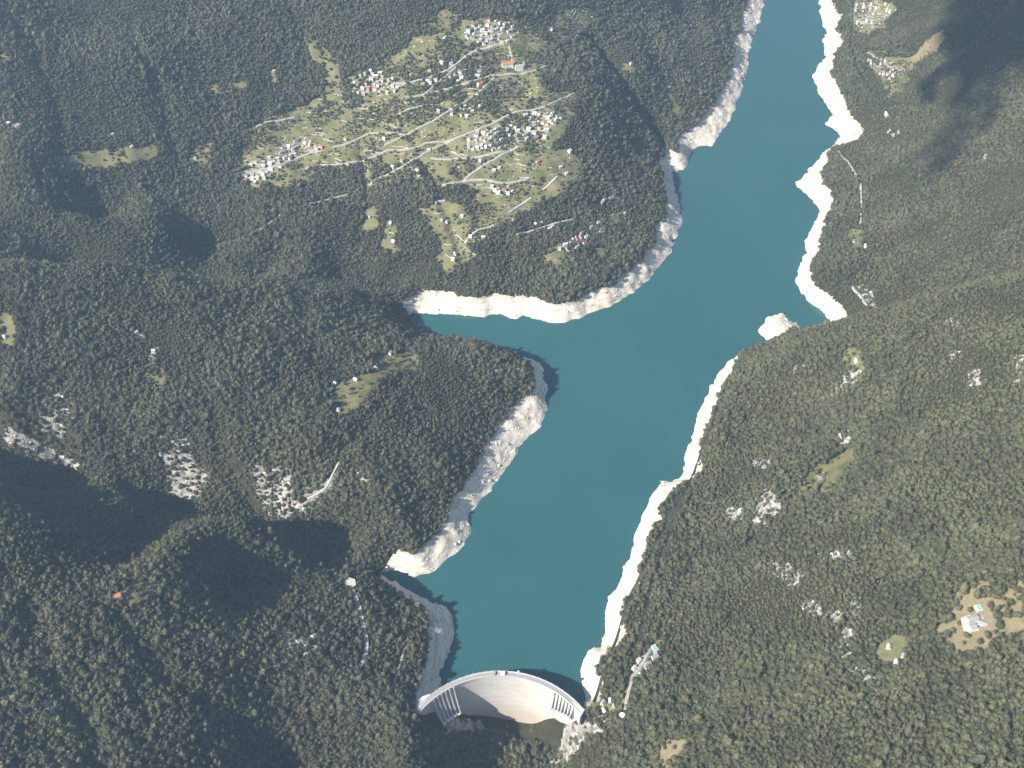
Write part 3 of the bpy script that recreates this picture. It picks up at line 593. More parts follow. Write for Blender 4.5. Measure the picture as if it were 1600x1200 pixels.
CLUSTERS = [
 ([(722,62),(735,42),(770,30),(800,38),(803,60),(785,70),(745,78)], 34, 'in the tight cluster at the village top, uphill of the church', (0,0,0,1,1,1)),
 ([(548,128),(575,108),(600,118),(640,128),(620,146),(570,150),(545,140)], 30, 'in the cluster at the foot of the grassy firebreak', (0,2,2,0,1,2)),
 ([(430,232),(470,215),(505,228),(500,240),(450,256),(430,250)], 18, 'in the rose coloured rows above the lower village road', (0,1,3,3,1,2)),
 ([(366,268),(395,252),(432,245),(440,262),(410,285),(380,285)], 26, 'in the crowded hamlet by the wooded gully', (0,0,2,0,1,2)),
 ([(732,212),(770,196),(815,198),(862,190),(850,222),(800,228),(752,240),(725,232)], 46, 'in the dense rows just uphill of the forked village road', (0,0,2,2,1,0)),
 ([(815,180),(860,176),(880,184),(865,196),(825,194)], 16, 'in the rows right below the bare brown field', (0,0,1,0,1,0)),
 ([(650,112),(700,110),(752,112),(748,126),(690,136),(655,138)], 14, 'scattered between the two roads that lead to the church', (0,2,0,1,2,0)),
 ([(684,175),(720,160),(752,165),(740,182),(700,192)], 10, 'in the row below the straight road down from the red roofed house', (0,2,2,0,2,0)),
 ([(765,290),(790,290),(805,296),(795,304),(766,302)], 8, 'in the short row under the hairpin road', (0,0,2,0,1,0)),
 ([(874,390),(890,378),(905,365),(925,352),(936,348),(925,366),(912,385),(890,396)], 20, 'in the hamlet strung down the wooded nose above the lake', (0,0,2,0,2,0)),
 ([(835,348),(865,345),(868,358),(840,362)], 5, 'beside the short white lane above the lakeside wood', (0,0,1,0,1,0)),
 ([(1325,6),(1390,4),(1392,30),(1362,44),(1338,38)], 18, 'in the lakeside village round the wide turquoise pool', (0,0,2,0,1,1)),
 ([(1352,88),(1368,86),(1400,100),(1410,112),(1390,125),(1360,110)], 13, 'on the bright meadow shelf over the far bank', (0,0,1,0,1,0)),
 ([(1382,205),(1400,202),(1408,212),(1388,218)], 5, 'in the tiny hamlet under the shaded mountain side', (2,0,2,2,0,0)),
 ([(985,1045),(1008,1020),(1026,1008),(1024,1028),(1005,1050),(990,1058)], 9, 'in the white hillside settlement past the end of the dam', (0,0,0,0,1,0)),
 ([(936,1098),(955,1092),(962,1104),(944,1112)], 4, 'in the little group among trees beside the dam abutment', (2,0,2,0,0,0))]
RALL = np.concatenate([ln for ln, _ in road_lines])
ROADD0 = lambda x, y: float(np.min(np.hypot(RALL[:, 0]-x, RALL[:, 1]-y)))-8.0
inpoly = lambda poly, u, v: bool(inside(np.array(poly, float), np.array([u]), np.array([v]))[0])
for poly, n, where, pal in CLUSTERS:
    q = np.array(poly, float); got = 0; tries = 0
    while got < n and tries < n*40:
        tries += 1; u = random.uniform(q[:, 0].min(), q[:, 0].max()); v = random.uniform(q[:, 1].min(), q[:, 1].max())
        if not inpoly(poly, u, v): continue
        x, y, _ = (float(a[0]) for a in hit([u], [v]))
        if ROADD0(x, y) < 0: continue
        if any((x-a)**2+(y-b)**2 < 11.5**2 for a, b, _ in HOUSES): continue
        wm = random.choice(pal); rm = random.choices([0, 1, 2, 3], [4, 4, 1.5, .35 if wm != 3 else 2])[0]
        word = {0: 'white', 1: 'cream', 2: 'stone', 3: 'rose'}[wm]+' '+{0: 'grey', 1: 'pale', 2: 'dark', 3: 'red'}[rm]+'-roofed house '
        place_house(u, v, *random.choice(SHAPES), wm, rm, word+where, 'houses '+where, xy=(x, y)); got += 1
SINGLES = [(890,237,'bright white square house alone on the grass above the lakeside wood',0,1),(610,553,'white house at the head of the pale garden path on the wooded headland',0,1),(588,577,'small white house under the field on the wooded headland',0,0),(556,594,'white house beside the dark walled field on the headland',0,1),(524,600,'small pale hut at the edge of the dark field on the headland',0,1),
 (529,642,'pale hut in the bright scree strip below the dark field',0,1),(366,546,'single white hut deep in the forest of the middle hill',0,1),(513,33,'single white hut in the forest beside the top of the firebreak',0,1),(8,527,'pale hut at the scree on the forest slope of the middle hill',0,0),(213,520,'white hut above the bare gully of the middle hill',0,1),(240,549,'white hut in the bare gully of the middle hill',0,1),
 (98,262,'white hut at the rocky end of the long forest clearing',0,1),(206,230,'white hut at the top of the long forest clearing',0,1),(176,211,'tiny white hut in the forest above the long clearing',0,1),(14,193,'white hut in the bright clearing high in the forest',0,1),(305,248,'white house in the small orchard clearing beside the village woods',0,0),(330,227,'cream hut by the brown patch of the orchard clearing',1,3),(428,112,'white barn in the steep rock clearing beside the firebreak',0,1),
 (862,47,'white hut on the slope under the dark wood above the village',0,1),(901,58,'white hut alone in the wood uphill of the village street end',0,1),(842,13,'pale barn on the bright track at the top of the village',0,1),(955,310,'long white house with a dark roof in the wood above the lake',0,2),(941,316,'small white annexe beside the long house in the wood',0,1),(976,334,'white house at the top of the small clearing above the lake',0,1),
 (840,254,'rose house with a white terrace at the edge of the village',3,3),(885,272,'white house by the lane above the bare field',0,1),(876,262,'small cream house under the rose house',1,1),(1334,378,'cream house in the yellow clearing of the far bank',1,0),(1352,386,'white house in the yellow clearing of the far bank',0,1),(1312,684,'pale barn above the green meadow strip on the sunny slope',0,1),
 (1322,692,'grey stone barn above the green meadow strip on the sunny slope',2,0),(775,581,'white hut near the tip of the wooded headland',0,1),(804,583,'pale stone hut near the tip of the wooded headland',0,0),(615,378,'white house in the narrow terraced clearing under the village',0,1),(610,349,'white hut at the top of the narrow terraced clearing',0,1),(578,340,'grey stone house in the scrubby clearing under the main road',2,0),
 (708,406,'white house in the lowest terraced meadow under the village',0,1),(711,398,'small white house just above the lowest meadow house',0,1),(698,348,'white hut in the middle of the terraced meadow',0,1),(722,338,'pale hut at the side of the terraced meadow',0,1),(735,370,'white house beside the lane that ends at the terraced meadow',0,1),(755,372,'cream house with a yard below the lane bend',1,1),(681,318,'white house with a turning place above the terraced meadow',0,1),(690,316,'long grey stone house above the terraced meadow',2,0),
 (1400,1038,'white house at the foot of the small green clearing on the sunny slope',0,1),(1388,1012,'tiny white hut in the small green clearing on the sunny slope',0,1),(1411,1026,'cream house among rocks of the small green clearing',1,0),(1338,565,'pale barn in the high yellow meadow of the spur',0,1),(1045,138,'white hut in the olive clearing on the far headland',0,1),(985,100,'white hut in the clearing of the shaded mountain flank',0,1),(1385,180,'long pale shed under the shaded mountain side',1,1),
 (750,252,'white house with a cream neighbour in the fork of the village lanes',0,1),(670,235,'white house at the road junction in the village middle',0,1),(628,252,'rose house beside the main road through the village',3,3),(614,262,'cream house on the main road bend',1,1),(652,268,'white house under the main road in the wooded gully',0,1),(655,276,'grey stone house under the main road in the wooded gully',2,0),(600,218,'white house in the fork of the upper lane',0,1),(540,218,'rose house on the upper lane',3,3),(495,228,'rose house where the lane meets the lower village road',3,3),
 (780,263,'white house under the forked village road',0,1),(772,267,'cream house under the forked village road',1,1),(695,60,'pale barn at the wood edge on the upper terraces',0,1),(690,99,'white barn with a shed on the upper terraces',0,1),(705,100,'white house where the two upper roads meet',0,0),(668,128,'pale barn below the upper road',0,1),(642,118,'rose house at the end of the upper road',3,3),(690,345,'small grey hut on the terraced meadow',2,0)]
for u, v, lab, wm, rm in SINGLES:
    w, d, h, r = random.choice(SHAPES[:3])
    if 'long' in lab: w, d = 20, 8
    if 'square' in lab: w, d, h = 10, 10, 5
    if 'hut' in lab: w, d, h, r = 7.5, 6.5, 4.5, 2.2
    nm = 'hut' if 'hut' in lab else 'barn' if 'barn' in lab else 'shed' if 'shed' in lab else 'house'
    place_house(u, v, w, d, h, r, wm, rm, lab, name=nm, cat=nm)
# the landmark buildings
place_house(793,103, 34, 13, 9, 4, 0, 3, 'long white parish building with a bright red tiled roof beside the church', name='parish_building', cat='building', rz=math.radians(12), windows=True)
t = place_house(811,108, 24, 12, 11, 4, 0, 0, 'white village church with a square bell tower beside the long red roof', name='church', cat='church', rz=math.radians(10), windows=True)
tw = obj('bell_tower', box_mesh('bell_tower', 5, 5, 22, WALLS[0], z=-3), t, loc=(14.5, 2, 0)); obj('tower_roof', roof_mesh(5, 5, 0, 3, ROOFS[0], .5), tw, loc=(0, 0, 19)); obj('belfry_opening', box_mesh('belfry_opening', 5.3, 1.6, 2.6, DARK), tw, loc=(0, 0, 15))
place_house(750,133, 16, 11, 8, 4, 0, 3, 'red tiled house with pink gable beside the road below the church', rz=math.radians(38), windows=True)
place_house(184,933, 13, 9, 6, 3, 0, 3, 'red roofed cottage at the tip of the ridge top meadow', name='cottage', cat='cottage', rz=math.radians(20), windows=True)
# villa with its pool
vx, vy, vz = (float(a[0]) for a in hit([1526], [975]))
def on(dx, dy): return float(ground(vx+dx, vy+dy))
PAVE = mat('pale_paving', (.46, .43, .37), .9); POOLW = mat('pool_water', (.10, .50, .55), .08, .5)
villa = thing('villa', 'large white villa of several low wings on the dry right hand slope meadow'.replace('right hand ', 'sunny '), 'villa', (vx, vy, vz+1.5))
for nm, w, d, h, x, y, rz, rise in [('wing', 19, 9, 5.5, -6, 7, .25, 1.6), ('wing', 18, 10, 6, 9, -3, -.45, 1.8), ('wing', 11, 9, 4.5, -10, -7, .25, 1.4), ('wing', 9, 7, 4, 13, 10, .25, 1.2)]:
    wo = obj(nm, wall_mesh(w, d, h, rise, WALLS[0]), villa, loc=(x, y, 0), rz=rz); obj('roof', roof_mesh(w, d, h, rise, ROOFS[0], .8), wo)
    for i in range(3): obj('window', box_mesh('window', 1.6, .2, 1.8, PANE), wo, loc=(-w/2+(i+.5)*w/3, -d/2, 1.2))
HOUSES.append((vx, vy, 20))
ter = slab_poly('terrace', [(-24, -12), (-15, -17), (-2, -14), (7, -18), (20, -13), (23, 4), (21, 16), (5, 12), (-7, 17), (-22, 12)], -6, .25, PAVE)
obj('terrace', ter, villa)
def pool(u, v, w, d, rz, label):
    x, y, z = (float(a[0]) for a in hit([u], [v]))
    z = max(float(ground(x+a, y+b)) for a in (-w/2-2, 0, w/2+2) for b in (-d/2-2, 0, d/2+2))
    p = thing('swimming_pool', label, 'pool', (x, y, z), rz)
    obj('deck', box_mesh('deck', w+4, d+4, 6, PAVE, z=-5.8), p); obj('water', box_mesh('water', w, d, .1, POOLW, z=.2), p)
    for a in (-1, 1): obj('rim', box_mesh('rim', w+.8, .4, .5, WALLS[0], z=.02, y=a*(d/2+.2)), p); obj('rim', box_mesh('rim', .4, d, .5, WALLS[0], z=.02, x=a*(w/2+.2)), p)
    HOUSES.append((x, y, max(w, d)/2))
pool(1529, 951, 6, 9, .2, 'small turquoise swimming pool uphill of the white villa')
pool(1350, 37, 20, 11, .1, 'wide turquoise swimming pool in the lakeside village across the water')
pool(1023, 1014, 6, 11, .5, 'narrow turquoise swimming pool in the white hillside settlement')
x, y, z = (float(a[0]) for a in hit([972], [1119]))
tank = thing('water_tank', 'round white water tank beside the pale lane past the dam', 'tank', (x, y, z))
b = bmesh.new(); bmesh.ops.create_cone(b, cap_ends=True, segments=24, radius1=5.5, radius2=5.5, depth=8); bmesh.ops.translate(b, vec=(0, 0, .5), verts=b.verts); me = bpy.data.meshes.new('shell'); b.to_mesh(me); b.free(); me.materials.append(WHITE); obj('shell', me, tank)
b = bmesh.new(); bmesh.ops.create_cone(b, cap_ends=True, segments=24, radius1=5.9, radius2=.6, depth=1.2); bmesh.ops.translate(b, vec=(0, 0, 5.0), verts=b.verts); me = bpy.data.meshes.new('lid'); b.to_mesh(me); b.free(); me.materials.append(WHITE); obj('lid', me, tank)
HOUSES.append((x, y, 6))
# bright turning place at the hairpin above the dam
hx_, hy_, hz_ = hit([536, 538, 546, 556, 557, 548], [917, 911, 909, 912, 918, 920])
zt = float(hz_.max())+1
obj('turning_place', slab_poly('turning_place', list(zip(hx_, hy_)), zt-9, zt, PAVE), kind='structure')
HOUSES.append((float(hx_.mean()), float(hy_.mean()), 10))

# ---------------------------------------------------------------- where trees stand
ROADD = np.full(Z.shape, 99.0, np.float32)
for ln, wd in road_lines:
    b = (GX > ln[:, 0].min()-30) & (GX < ln[:, 0].max()+30) & (GY > ln[:, 1].min()-30) & (GY < ln[:, 1].max()+30)
    ROADD[b] = np.minimum(ROADD[b], seg_dist(ln, GX[b], GY[b])-wd)
SP = 6.5
jx, jy = np.meshgrid(np.arange(X0+20, X1-20, SP), np.arange(Y0+60, Y1-20, SP), indexing='ij')
TX = (jx + rng.uniform(-.46, .46, jx.shape)*SP).ravel(); TY = (jy + rng.uniform(-.46, .46, jx.shape)*SP).ravel()
TZ = ground(TX, TY); U, V_, D_ = pix(TX, TY, TZ)
ok = (U > -130) & (U < 1730) & (V_ > -110) & (V_ < 1330)
TX, TY, TZ, U, V_, D_ = (a[ok] for a in (TX, TY, TZ, U, V_, D_))
samp = lambda A: bil(A.astype(np.float64), TX, TY, X0, Y0, G)
mv, mm, mr, shd, rdd = samp(MV), samp(MM), samp(MR), samp(np.clip(SHD, -400, 400)), samp(ROADD)
dn = samp(down.astype(float)) > .5; inlk = samp(INL.astype(float)) > .3
gzx, gzy = np.gradient(Z, G); slope = samp(np.hypot(gzx, gzy))
patch = fbm(TX, TY, 70, 3, 81); fine = rng.random(len(TX))
prob = np.ones(len(TX))
prob = np.where(mv > .45, np.where(patch > .51, .85, np.where(patch > .45, .35, .13)), prob)
prob = np.where(mm > .45, np.where(patch > .60, .45, .08), prob)
prob = np.where(mr > .45, np.where(patch > .5, .8, .5), prob)
prob = np.where(slope > 1.5, .55*prob, prob)
prob = np.where(fbm(TX, TY, 45, 2, 91) < .24, .75*prob, prob)
belt_edge = 38 + 8*(fbm(TX, TY, 26, 2, 95)-.5)
bare = (~dn) & (shd < 84) & (((TZ < belt_edge) & (samp(NEARLAKE.astype(float)) > .5)) | (shd < 4))
prob = np.where(bare | inlk | (rdd < 0), 0, prob)
prob = np.where(dn & (TZ < -100) & (TX > 20), .6*prob, prob)                       # river bed below the dam
prob = np.where((np.hypot(TX-DC[0], TY-DC[1]) > 150) & (np.hypot(TX-DC[0], TY-DC[1]) < 206) & (np.abs(np.arctan2(TX-DC[0], TY-DC[1])) < math.radians(53)), 0, prob)
HA = np.array(HOUSES)
for hx0, hy0, hr in HA:
    near_h = (np.abs(TX-hx0) < 25) & (np.abs(TY-hy0) < 25); prob[near_h & (np.hypot(TX-hx0, TY-hy0) < hr+2.5)] = 0
tk = fine < prob
TX, TY, TZ, U, V_, D_, mv, mm, patch = (a[tk] for a in (TX, TY, TZ, U, V_, D_, mv, mm, patch))
nT = len(TX)
size = rng.lognormal(0, .27, nT)*(0.86+.5*(fbm(TX, TY, 160, 2, 101)-.5)*2)
size = np.clip(size, .5, 1.75); size = np.where((mv > .45) | (mm > .45), size*np.where((U > 1440) & (V_ > 880), 1.15, .72), size)
print('trees', nT)

# ---------------------------------------------------------------- tree kinds
def leaf_material(name, stops, dry):
    m = mat(name, (.07, .08, .04), .7, .25)
    info = N(m, 'ShaderNodeObjectInfo')
    c = ramp(m, info.outputs['Random'], stops)
    pn = noise(m, .004, 3, info.outputs['Location']); pb = noise(m, .011, 3, info.outputs['Location']); c = mixc(m, math_(m, 'MULTIPLY', math_(m, 'GREATER_THAN', pn, .53), dry), c, (.105, .085, .045))
    n = noise(m, .8, 3, coords(m)); c = mixc(m, .45, c, mixc(m, n, (.03, .035, .018), (.14, .14, .08)))
    hs = N(m, 'ShaderNodeHueSaturation'); L(m, c, hs.inputs['Color']); L(m, math_(m, 'ADD', math_(m, 'MULTIPLY', pb, 1.5), .28), hs.inputs['Value']); hs.inputs['Saturation'].default_value = .92
    L(m, hs.outputs[0], bsdf(m).inputs['Base Color'])
    return m
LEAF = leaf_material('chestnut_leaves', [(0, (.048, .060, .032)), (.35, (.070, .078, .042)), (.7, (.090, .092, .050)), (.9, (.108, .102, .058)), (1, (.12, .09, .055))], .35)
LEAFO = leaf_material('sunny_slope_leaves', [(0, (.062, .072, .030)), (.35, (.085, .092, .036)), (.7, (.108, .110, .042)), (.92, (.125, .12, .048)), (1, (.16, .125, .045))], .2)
BARK = mat('bark', (.09, .07, .05), .95)
def crown_mesh(name, seed, r, h, base, m, clumps=190, conifer=False):
    rr = random.Random(seed); V, F = [], []
    b = bmesh.new(); bmesh.ops.create_icosphere(b, subdivisions=2, radius=1)
    lob = [(Vector((rr.gauss(0, 1), rr.gauss(0, 1), rr.gauss(.25, .7))).normalized(), rr.uniform(.15, .5), rr.uniform(.35, .75)) for _ in range(9)]
    for v in b.verts:
        d = v.co.normalized(); s = .68
        for ax, am, wd in lob: s += am*max(0, 1-(1-d.dot(ax))/wd*1.6)**1.5*.75
        s *= 1+rr.uniform(-.13, .13)
        if conifer: s = (.32+.68*(1-(d.z*.5+.5)))*1.15*(1+rr.uniform(-.18, .18))
        v.co = Vector((d.x*s*r, d.y*s*r, base + (d.z*.5+.5)*h*(s if not conifer else 1)))
    V = [tuple(v.co) for v in b.verts]; F = [tuple(v.index for v in f.verts) for f in b.faces]
    hull = list(V); b.free()
    ctr = Vector((0, 0, base+h*.4)); V = [tuple(ctr+(Vector(p)-ctr)*.86) for p in V]
    for _ in range(clumps):                                  # sprays of leaves all over the crown
        c = Vector(rr.choice(hull)); c = (c+Vector(rr.choice(hull)))*.5 if rr.random() < .25 else c
        out = (c-ctr).normalized()
        c = c + out*rr.uniform(-.5, .45) + Vector((rr.uniform(-.9, .9), rr.uniform(-.9, .9), rr.uniform(-.7, .7)))
        nn = (out+Vector((rr.gauss(0, .7), rr.gauss(0, .7), rr.gauss(.2, .7)))).normalized(); t = nn.orthogonal().normalized(); t = Matrix.Rotation(rr.uniform(0, 6.28), 3, nn)@t; q = nn.cross(t); s = rr.uniform(.45, .95)
        k = len(V)
        V += [tuple(c+t*s), tuple(c+q*s*.9), tuple(c-t*s*rr.uniform(.6, 1.1)), tuple(c-q*s*.8)]; F += [(k, k+1, k+2), (k, k+2, k+3)]
    return mesh(name, V, F, [m])
def trunk_mesh(name, seed, h, r):
    rr = random.Random(seed); V, F = [], []
    def limb(a, bb, r0, r1):
        a = Vector(a); bb = Vector(bb); ax = (bb-a).normalized(); s = ax.orthogonal().normalized(); t = ax.cross(s); k = len(V)
        for p, q in ((a, r0), (bb, r1)):
            for i in range(6): V.append(tuple(p+(s*math.cos(i*math.pi/3)+t*math.sin(i*math.pi/3))*q))
        for i in range(6): F.append((k+i, k+(i+1) % 6, k+6+(i+1) % 6, k+6+i))
    limb((0, 0, -1.8), (0, 0, h*.55), r, r*.7)
    for i in range(4):
        an = i*1.57+rr.uniform(-.5, .5); limb((0, 0, h*rr.uniform(.4, .55)), (math.cos(an)*h*.28, math.sin(an)*h*.28, h*rr.uniform(.7, .9)), r*.5, r*.16)
    return mesh(name, V, F, [BARK])
NK = 7
CROWNS = [crown_mesh('crown', 10+i, random.uniform(4.6, 5.8), random.uniform(8.0, 11), 1.4, LEAF) for i in range(NK-1)] + [crown_mesh('crown', 40, 3.2, 15, .8, LEAF, conifer=True)]
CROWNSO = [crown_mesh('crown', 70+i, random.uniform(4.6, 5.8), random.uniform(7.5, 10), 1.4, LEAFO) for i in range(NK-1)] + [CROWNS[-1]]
TRUNKS = [trunk_mesh('trunk', 20+i, 9, .42) for i in range(3)]
kind = rng.integers(0, NK-1, nT); kind = np.where(rng.random(nT) < .035, NK-1, kind)
bank_x = 141+(TY-1031)*.45
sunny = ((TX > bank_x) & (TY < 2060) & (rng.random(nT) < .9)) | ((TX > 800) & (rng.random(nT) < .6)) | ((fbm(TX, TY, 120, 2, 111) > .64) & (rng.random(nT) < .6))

# the trees that show largest stand as single trees; so do those alone in the meadows
shown = size*FPX/D_
vis = (U > 4) & (U < 1596) & (V_ > 4) & (V_ < 1192)
villa_box = (U > 1440) & (V_ > 895) & (V_ < 1035) & (mm > .45)
order = np.where(vis)[0]; order = order[np.argsort(-shown[order])]; pick = np.zeros(nT, bool); pick[order[:1200]] = True
pick |= vis & (villa_box | ((mv > .45) & (patch < .5) & (TY < 3200)))
vi = np.where(pick)[0]; vi = vi[rng.permutation(len(vi))]
hx, hy, hz = hit(U[vi], V_[vi]); vi = vi[np.abs(hy-TY[vi]) < 14]
lone = [i for i in vi if villa_box[i]][:40]
lone_v = [i for i in vi if mv[i] > .45 and patch[i] < .5 and TY[i] < 3200][:70]
near = [i for i in vi[np.argsort(-shown[vi])] if i not in set(lone)][:300-len(lone)-len(lone_v)]
single = set(lone) | set(lone_v) | set(near)
def place_tree(i, label, group):
    t = thing('broadleaf_tree' if kind[i] < NK-1 else 'fir_tree', label, 'tree', (TX[i], TY[i], TZ[i]), rng.uniform(0, 6.28), group)
    t.scale = (size[i],)*3
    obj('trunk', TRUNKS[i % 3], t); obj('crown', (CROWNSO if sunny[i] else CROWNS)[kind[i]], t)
for i in lone: place_tree(i, 'lone round tree standing in the dry meadow around the villa with a pool', 'trees in the villa meadow')
for i in lone_v: place_tree(i, 'small lone tree on the open grass terraces of the hillside village', 'lone trees on the village terraces')
for i in near:
    if TX[i] > 60: place_tree(i, 'olive green tree in the wood on the sunny slope around the villa meadow', 'trees in the wood below the villa')
    else: place_tree(i, 'dark green tree in the wood on the slope below the red roofed cottage meadow', 'trees in the wood below the cottage')

# all the rest of the wood: one mass, placed by geometry nodes
rest = np.array([i for i in range(nT) if i not in single])
def forest(name, idx, crowns, label):
    me = bpy.data.meshes.new(name); me.vertices.add(len(idx)); me.vertices.foreach_set('co', np.stack([TX[idx], TY[idx], TZ[idx]-.5], 1).astype(np.float32).ravel())
    set_attr(me, 'tree_size', size[idx]); set_attr(me, 'turn', rng.uniform(0, 6.28, len(idx)))
    a = me.attributes.new('tree_kind', 'INT', 'POINT'); a.data.foreach_set('value', kind[idx].astype(np.int32)); me.update()
    o = obj(name, me, kind='stuff', label=label, category='forest')
    col = bpy.data.collections.new(name+'_kinds')
    for k, c in enumerate(crowns):
        co = bpy.data.objects.new('crown_%s_%d' % (name, k), c); col.objects.link(co)
    ng = bpy.data.node_groups.new(name, 'GeometryNodeTree'); ng.interface.new_socket('Geometry', in_out='INPUT', socket_type='NodeSocketGeometry'); ng.interface.new_socket('Geometry', in_out='OUTPUT', socket_type='NodeSocketGeometry')
    n = ng.nodes; l = ng.links
    gi = n.new('NodeGroupInput'); go = n.new('NodeGroupOutput'); iop = n.new('GeometryNodeInstanceOnPoints'); ci = n.new('GeometryNodeCollectionInfo')
    ci.inputs['Collection'].default_value = col; ci.inputs['Separate Children'].default_value = True; ci.inputs['Reset Children'].default_value = True
    def na(nm, ty):
        q = n.new('GeometryNodeInputNamedAttribute'); q.data_type = ty; q.inputs['Name'].default_value = nm; return q.outputs['Attribute']
    iop.inputs['Pick Instance'].default_value = True
    cx = n.new('ShaderNodeCombineXYZ'); l.new(na('turn', 'FLOAT'), cx.inputs['Z'])
    m2p = n.new('GeometryNodeMeshToPoints')
    l.new(gi.outputs[0], m2p.inputs[0]); l.new(m2p.outputs[0], iop.inputs['Points']); l.new(ci.outputs[0], iop.inputs['Instance']); l.new(na('tree_kind', 'INT'), iop.inputs['Instance Index'])
    l.new(cx.outputs[0], iop.inputs['Rotation']); l.new(na('tree_size', 'FLOAT'), iop.inputs['Scale']); l.new(iop.outputs[0], go.inputs[0])
    md = o.modifiers.new('trees', 'NODES'); md.node_group = ng
    return o
forest('forest', rest[~sunny[rest]], CROWNS, 'dense dark broadleaf forest covering the mountain slopes')
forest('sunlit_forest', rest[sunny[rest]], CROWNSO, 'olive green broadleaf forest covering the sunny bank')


# ---------------------------------------------------------------- dry stone walls along the terraces
STONE = mat('dry_stone', (.48, .46, .41), .95)
def contour_wall(x, y, n):
    p = [np.array([x, y])]
    for _ in range(n):
        q = p[-1]; e = 5.0
        g = np.array([float(ground(q[0]+e, q[1])-ground(q[0]-e, q[1])), float(ground(q[0], q[1]+e)-ground(q[0], q[1]-e))]); gl_ = np.hypot(*g)
        if gl_ < .3: break
        t = np.array([g[1], -g[0]])/gl_
        if len(p) > 1 and t.dot(p[-1]-p[-2]) < 0: t = -t
        p.append(q+t*6)
    V, F = [], []
    for i, q in enumerate(p):
        a = p[max(0, i-1)]; b = p[min(len(p)-1, i+1)]; t = (b-a)/max(np.hypot(*(b-a)), 1e-6); nn = np.array([-t[1], t[0]]); z = float(ground(*q))
        V += [(*(q+nn*.5), z-1.5), (*(q+nn*.5), z+2.0), (*(q-nn*.5), z+2.0), (*(q-nn*.5), z-1.5)]
    for i in range(len(p)-1):
        for j in range(4): F.append((4*i+j, 4*i+4+j, 4*i+4+(j+1) % 4, 4*i+(j+1) % 4))
    F.append((0, 1, 2, 3)); F.append((4*len(p)-1, 4*len(p)-2, 4*len(p)-3, 4*len(p)-4))
    me = mesh('terrace_wall', V, F, [STONE]); b = bmesh.new(); b.from_mesh(me); bmesh.ops.recalc_face_normals(b, faces=b.faces); b.to_mesh(me); b.free(); return me
spots = np.argwhere((np.maximum(MV, MM) > .5) & (PU > 330) & (PU < 960) & (PV < 430) & (PV > 10)); k_ = 0
for i in rng.permutation(len(spots))[:230]:
    a, b_ = spots[i]; x, y = gx[a], gy[b_]
    if any((x-h[0])**2+(y-h[1])**2 < 18**2 for h in HOUSES) or ROADD[a, b_] < 4: continue
    obj('terrace_wall', contour_wall(x, y, int(rng.integers(3, 10))), kind='thing', label='low dry stone wall along a grass terrace of the hillside village', category='wall', group='dry stone walls of the village terraces'); k_ += 1
    if k_ >= 150: break

# ---------------------------------------------------------------- loose blocks on the drawn-down shore
def rock_mesh(seed):
    rr = random.Random(seed); b = bmesh.new(); bmesh.ops.create_icosphere(b, subdivisions=1, radius=1)
    for v in b.verts: v.co *= rr.uniform(.65, 1.25); v.co.z *= .7; v.co.x *= 1.25
    me = bpy.data.meshes.new('shore_rock'); b.to_mesh(me); b.free(); me.materials.append(ROCKM); return me
ROCKM = mat('bleached_rock', (.56, .52, .45), .9)
inf_ = N(ROCKM, 'ShaderNodeObjectInfo'); L(ROCKM, ramp(ROCKM, inf_.outputs['Random'], [(0, (.36, .32, .26)), (.4, (.54, .50, .43)), (1, (.70, .66, .58))]), bsdf(ROCKM).inputs['Base Color'])
bx_, by_ = np.where(NEARLAKE & (SHD > 1) & (Z < 40) & (PU > -50) & (PU < 1650) & (PV > -60))
nr = 9000; pk = rng.integers(0, len(bx_), nr)
RX = gx[bx_[pk]]+rng.uniform(-3, 3, nr); RY = gy[by_[pk]]+rng.uniform(-3, 3, nr)
cl = fbm(RX, RY, 35, 2, 131) > .44
RX, RY = RX[cl], RY[cl]
bx2, by2 = np.where((MR > .5) & (PU > 0) & (PU < 1600) & ~((PV > 1070) & (PU > 620) & (PU < 980))); pk2 = rng.integers(0, len(bx2), 2600)
RX = np.concatenate([RX, gx[bx2[pk2]]+rng.uniform(-3, 3, 2600)]); RY = np.concatenate([RY, gy[by2[pk2]]+rng.uniform(-3, 3, 2600)])
TXs, TYs, TZs, sz_, kd_ = TX, TY, TZ, size, kind
TX, TY, TZ, size, kind = RX, RY, ground(RX, RY), np.clip(rng.lognormal(.15, .55, len(RX)), .5, 5), rng.integers(0, 5, len(RX))
forest('shore_rocks', np.arange(len(RX)), [rock_mesh(200+i) for i in range(5)], 'loose bleached rocks littering the bare shore of the lake')
bpy.data.objects['shore_rocks']['category'] = 'rocks'
TX, TY, TZ, size, kind = TXs, TYs, TZs, sz_, kd_

bx3, by3 = np.where((MV > .5) & (PU > 330) & (PU < 1450)); pk3 = rng.integers(0, len(bx3), 4200)
RX = gx[bx3[pk3]]+rng.uniform(-3, 3, 4200); RY = gy[by3[pk3]]+rng.uniform(-3, 3, 4200)
cl = (fbm(RX, RY, 60, 2, 181) > .52) | (bil(MYD.astype(float), RX, RY, X0, Y0, G) > .5); cl &= bil(ROADD.astype(float), RX, RY, X0, Y0, G) > 1
RX, RY = RX[cl], RY[cl]
TX, TY, TZ, size, kind = RX, RY, ground(RX, RY), np.clip(rng.lognormal(.2, .4, len(RX)), .6, 3), rng.integers(0, 5, len(RX))
forest('loose_stones', np.arange(len(RX)), [rock_mesh(230+i) for i in range(5)], 'heaps of pale field stones scattered over the village terraces')
bpy.data.objects['loose_stones']['category'] = 'stones'
TX, TY, TZ, size, kind = TXs, TYs, TZs, sz_, kd_

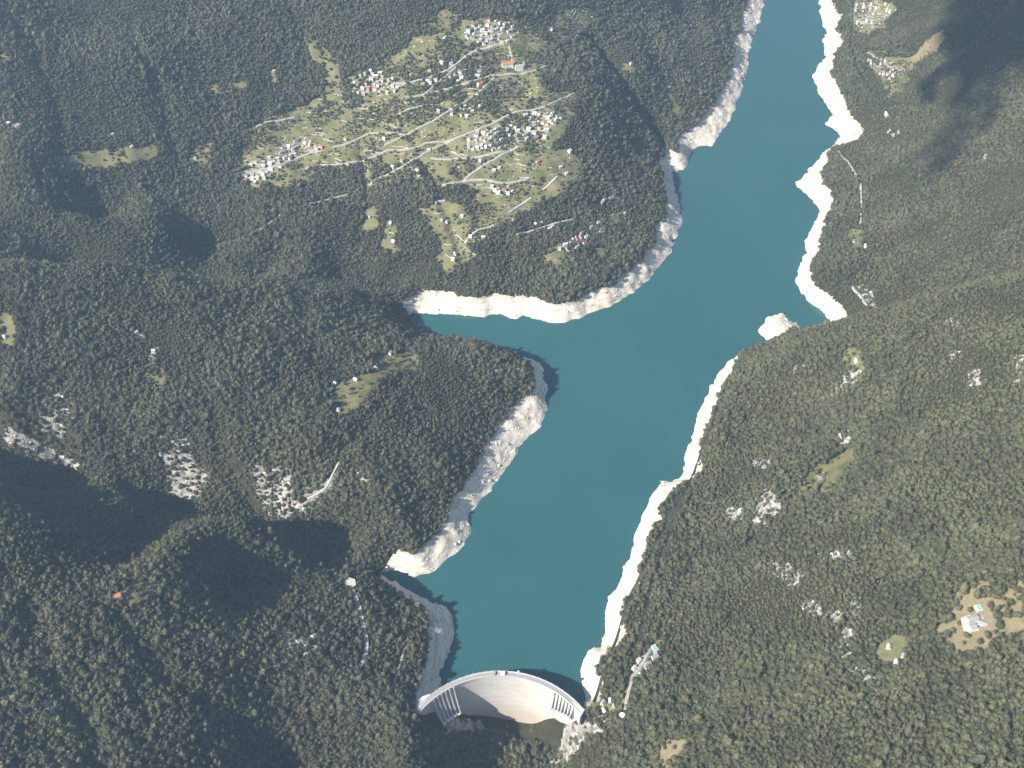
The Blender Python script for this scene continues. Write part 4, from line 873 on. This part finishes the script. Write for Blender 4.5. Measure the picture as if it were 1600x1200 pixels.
# ---------------------------------------------------------------- the cumulus whose shadow lies on the far right mountain
CLOUDM = mat('cloud_white', (.8, .8, .82), 1.0, 0)
b0 = bmesh.new(); bmesh.ops.create_icosphere(b0, subdivisions=1, radius=1)
cv = np.array([v.co[:] for v in b0.verts]); cf = np.array([[v.index for v in f.verts] for f in b0.faces]); b0.free()
def cloud(name, centre_uv, half_uv, n, zc, label, seed, ang=0.0, power=1.0):
    r = np.random.default_rng(seed); a = r.uniform(-1.25, 1.25, n*6); bb = r.uniform(-1.25, 1.25, n*6)
    edge = np.hypot(a, bb)*(1+(fbm(a*100, bb*100, 60, 3, seed)-.5))
    kp = np.where(r.random(n*6) < np.clip((1.12-edge)/.62, 0, 1)**power)[0][:n]; a = a[kp]; bb = bb[kp]; n = len(kp)
    ca, sa = math.cos(ang), math.sin(ang)
    x, y, z = P(centre_uv[0]+half_uv[0]*a*ca-half_uv[1]*bb*sa, centre_uv[1]+half_uv[0]*a*sa+half_uv[1]*bb*ca, 330.0)
    z2 = zc+r.uniform(0, 160, n); t = (z2-z)/TO_SUN.z; s = r.uniform(6, 12, n)
    V = [(cv[None]*s[:, None, None]*np.array([1, 1, .8])+np.stack([x+TO_SUN.x*t, y+TO_SUN.y*t, z2], 1)[:, None]).reshape(-1, 3)]
    F = [(cf[None]+(np.arange(n)*len(cv))[:, None, None]).reshape(-1, 3)]
    me = mesh(name, np.concatenate(V).tolist(), np.concatenate(F).tolist(), [CLOUDM], True)
    obj(name, me, label=label, category='cloud')
cloud('cloud', (1575, 45), (155, 100), 6000, 3400, 'ragged white cumulus cloud high over the lake', 301)
cloud('cloud', (1500, 185), (150, 55), 420, 3900, 'thin wisp of white cloud high over the lake', 302, -.28)

# ---------------------------------------------------------------- air
def haze_box():
    b = bmesh.new(); bmesh.ops.create_cube(b, size=1)
    lo = Vector((-6000, -2500, Z.min()-1.5)); hi = Vector((6500, 9000, HC+20))
    bmesh.ops.scale(b, vec=hi-lo, verts=b.verts); bmesh.ops.translate(b, vec=(hi+lo)/2, verts=b.verts)
    me = bpy.data.meshes.new('haze'); b.to_mesh(me); b.free()
    m = bpy.data.materials.new('haze_air'); m.use_nodes = True; nt = m.node_tree; nt.nodes.remove(nt.nodes['Principled BSDF'])
    v = nt.nodes.new('ShaderNodeVolumePrincipled'); v.inputs['Color'].default_value = (.50, .72, 1.0, 1); v.inputs['Density'].default_value = 4.6e-5; v.inputs['Anisotropy'].default_value = .1
    nt.links.new(v.outputs[0], nt.nodes['Material Output'].inputs['Volume']); me.materials.append(m)
    obj('haze', me, kind='stuff', label='thin blue summer haze in the valley air', category='haze')
haze_box()
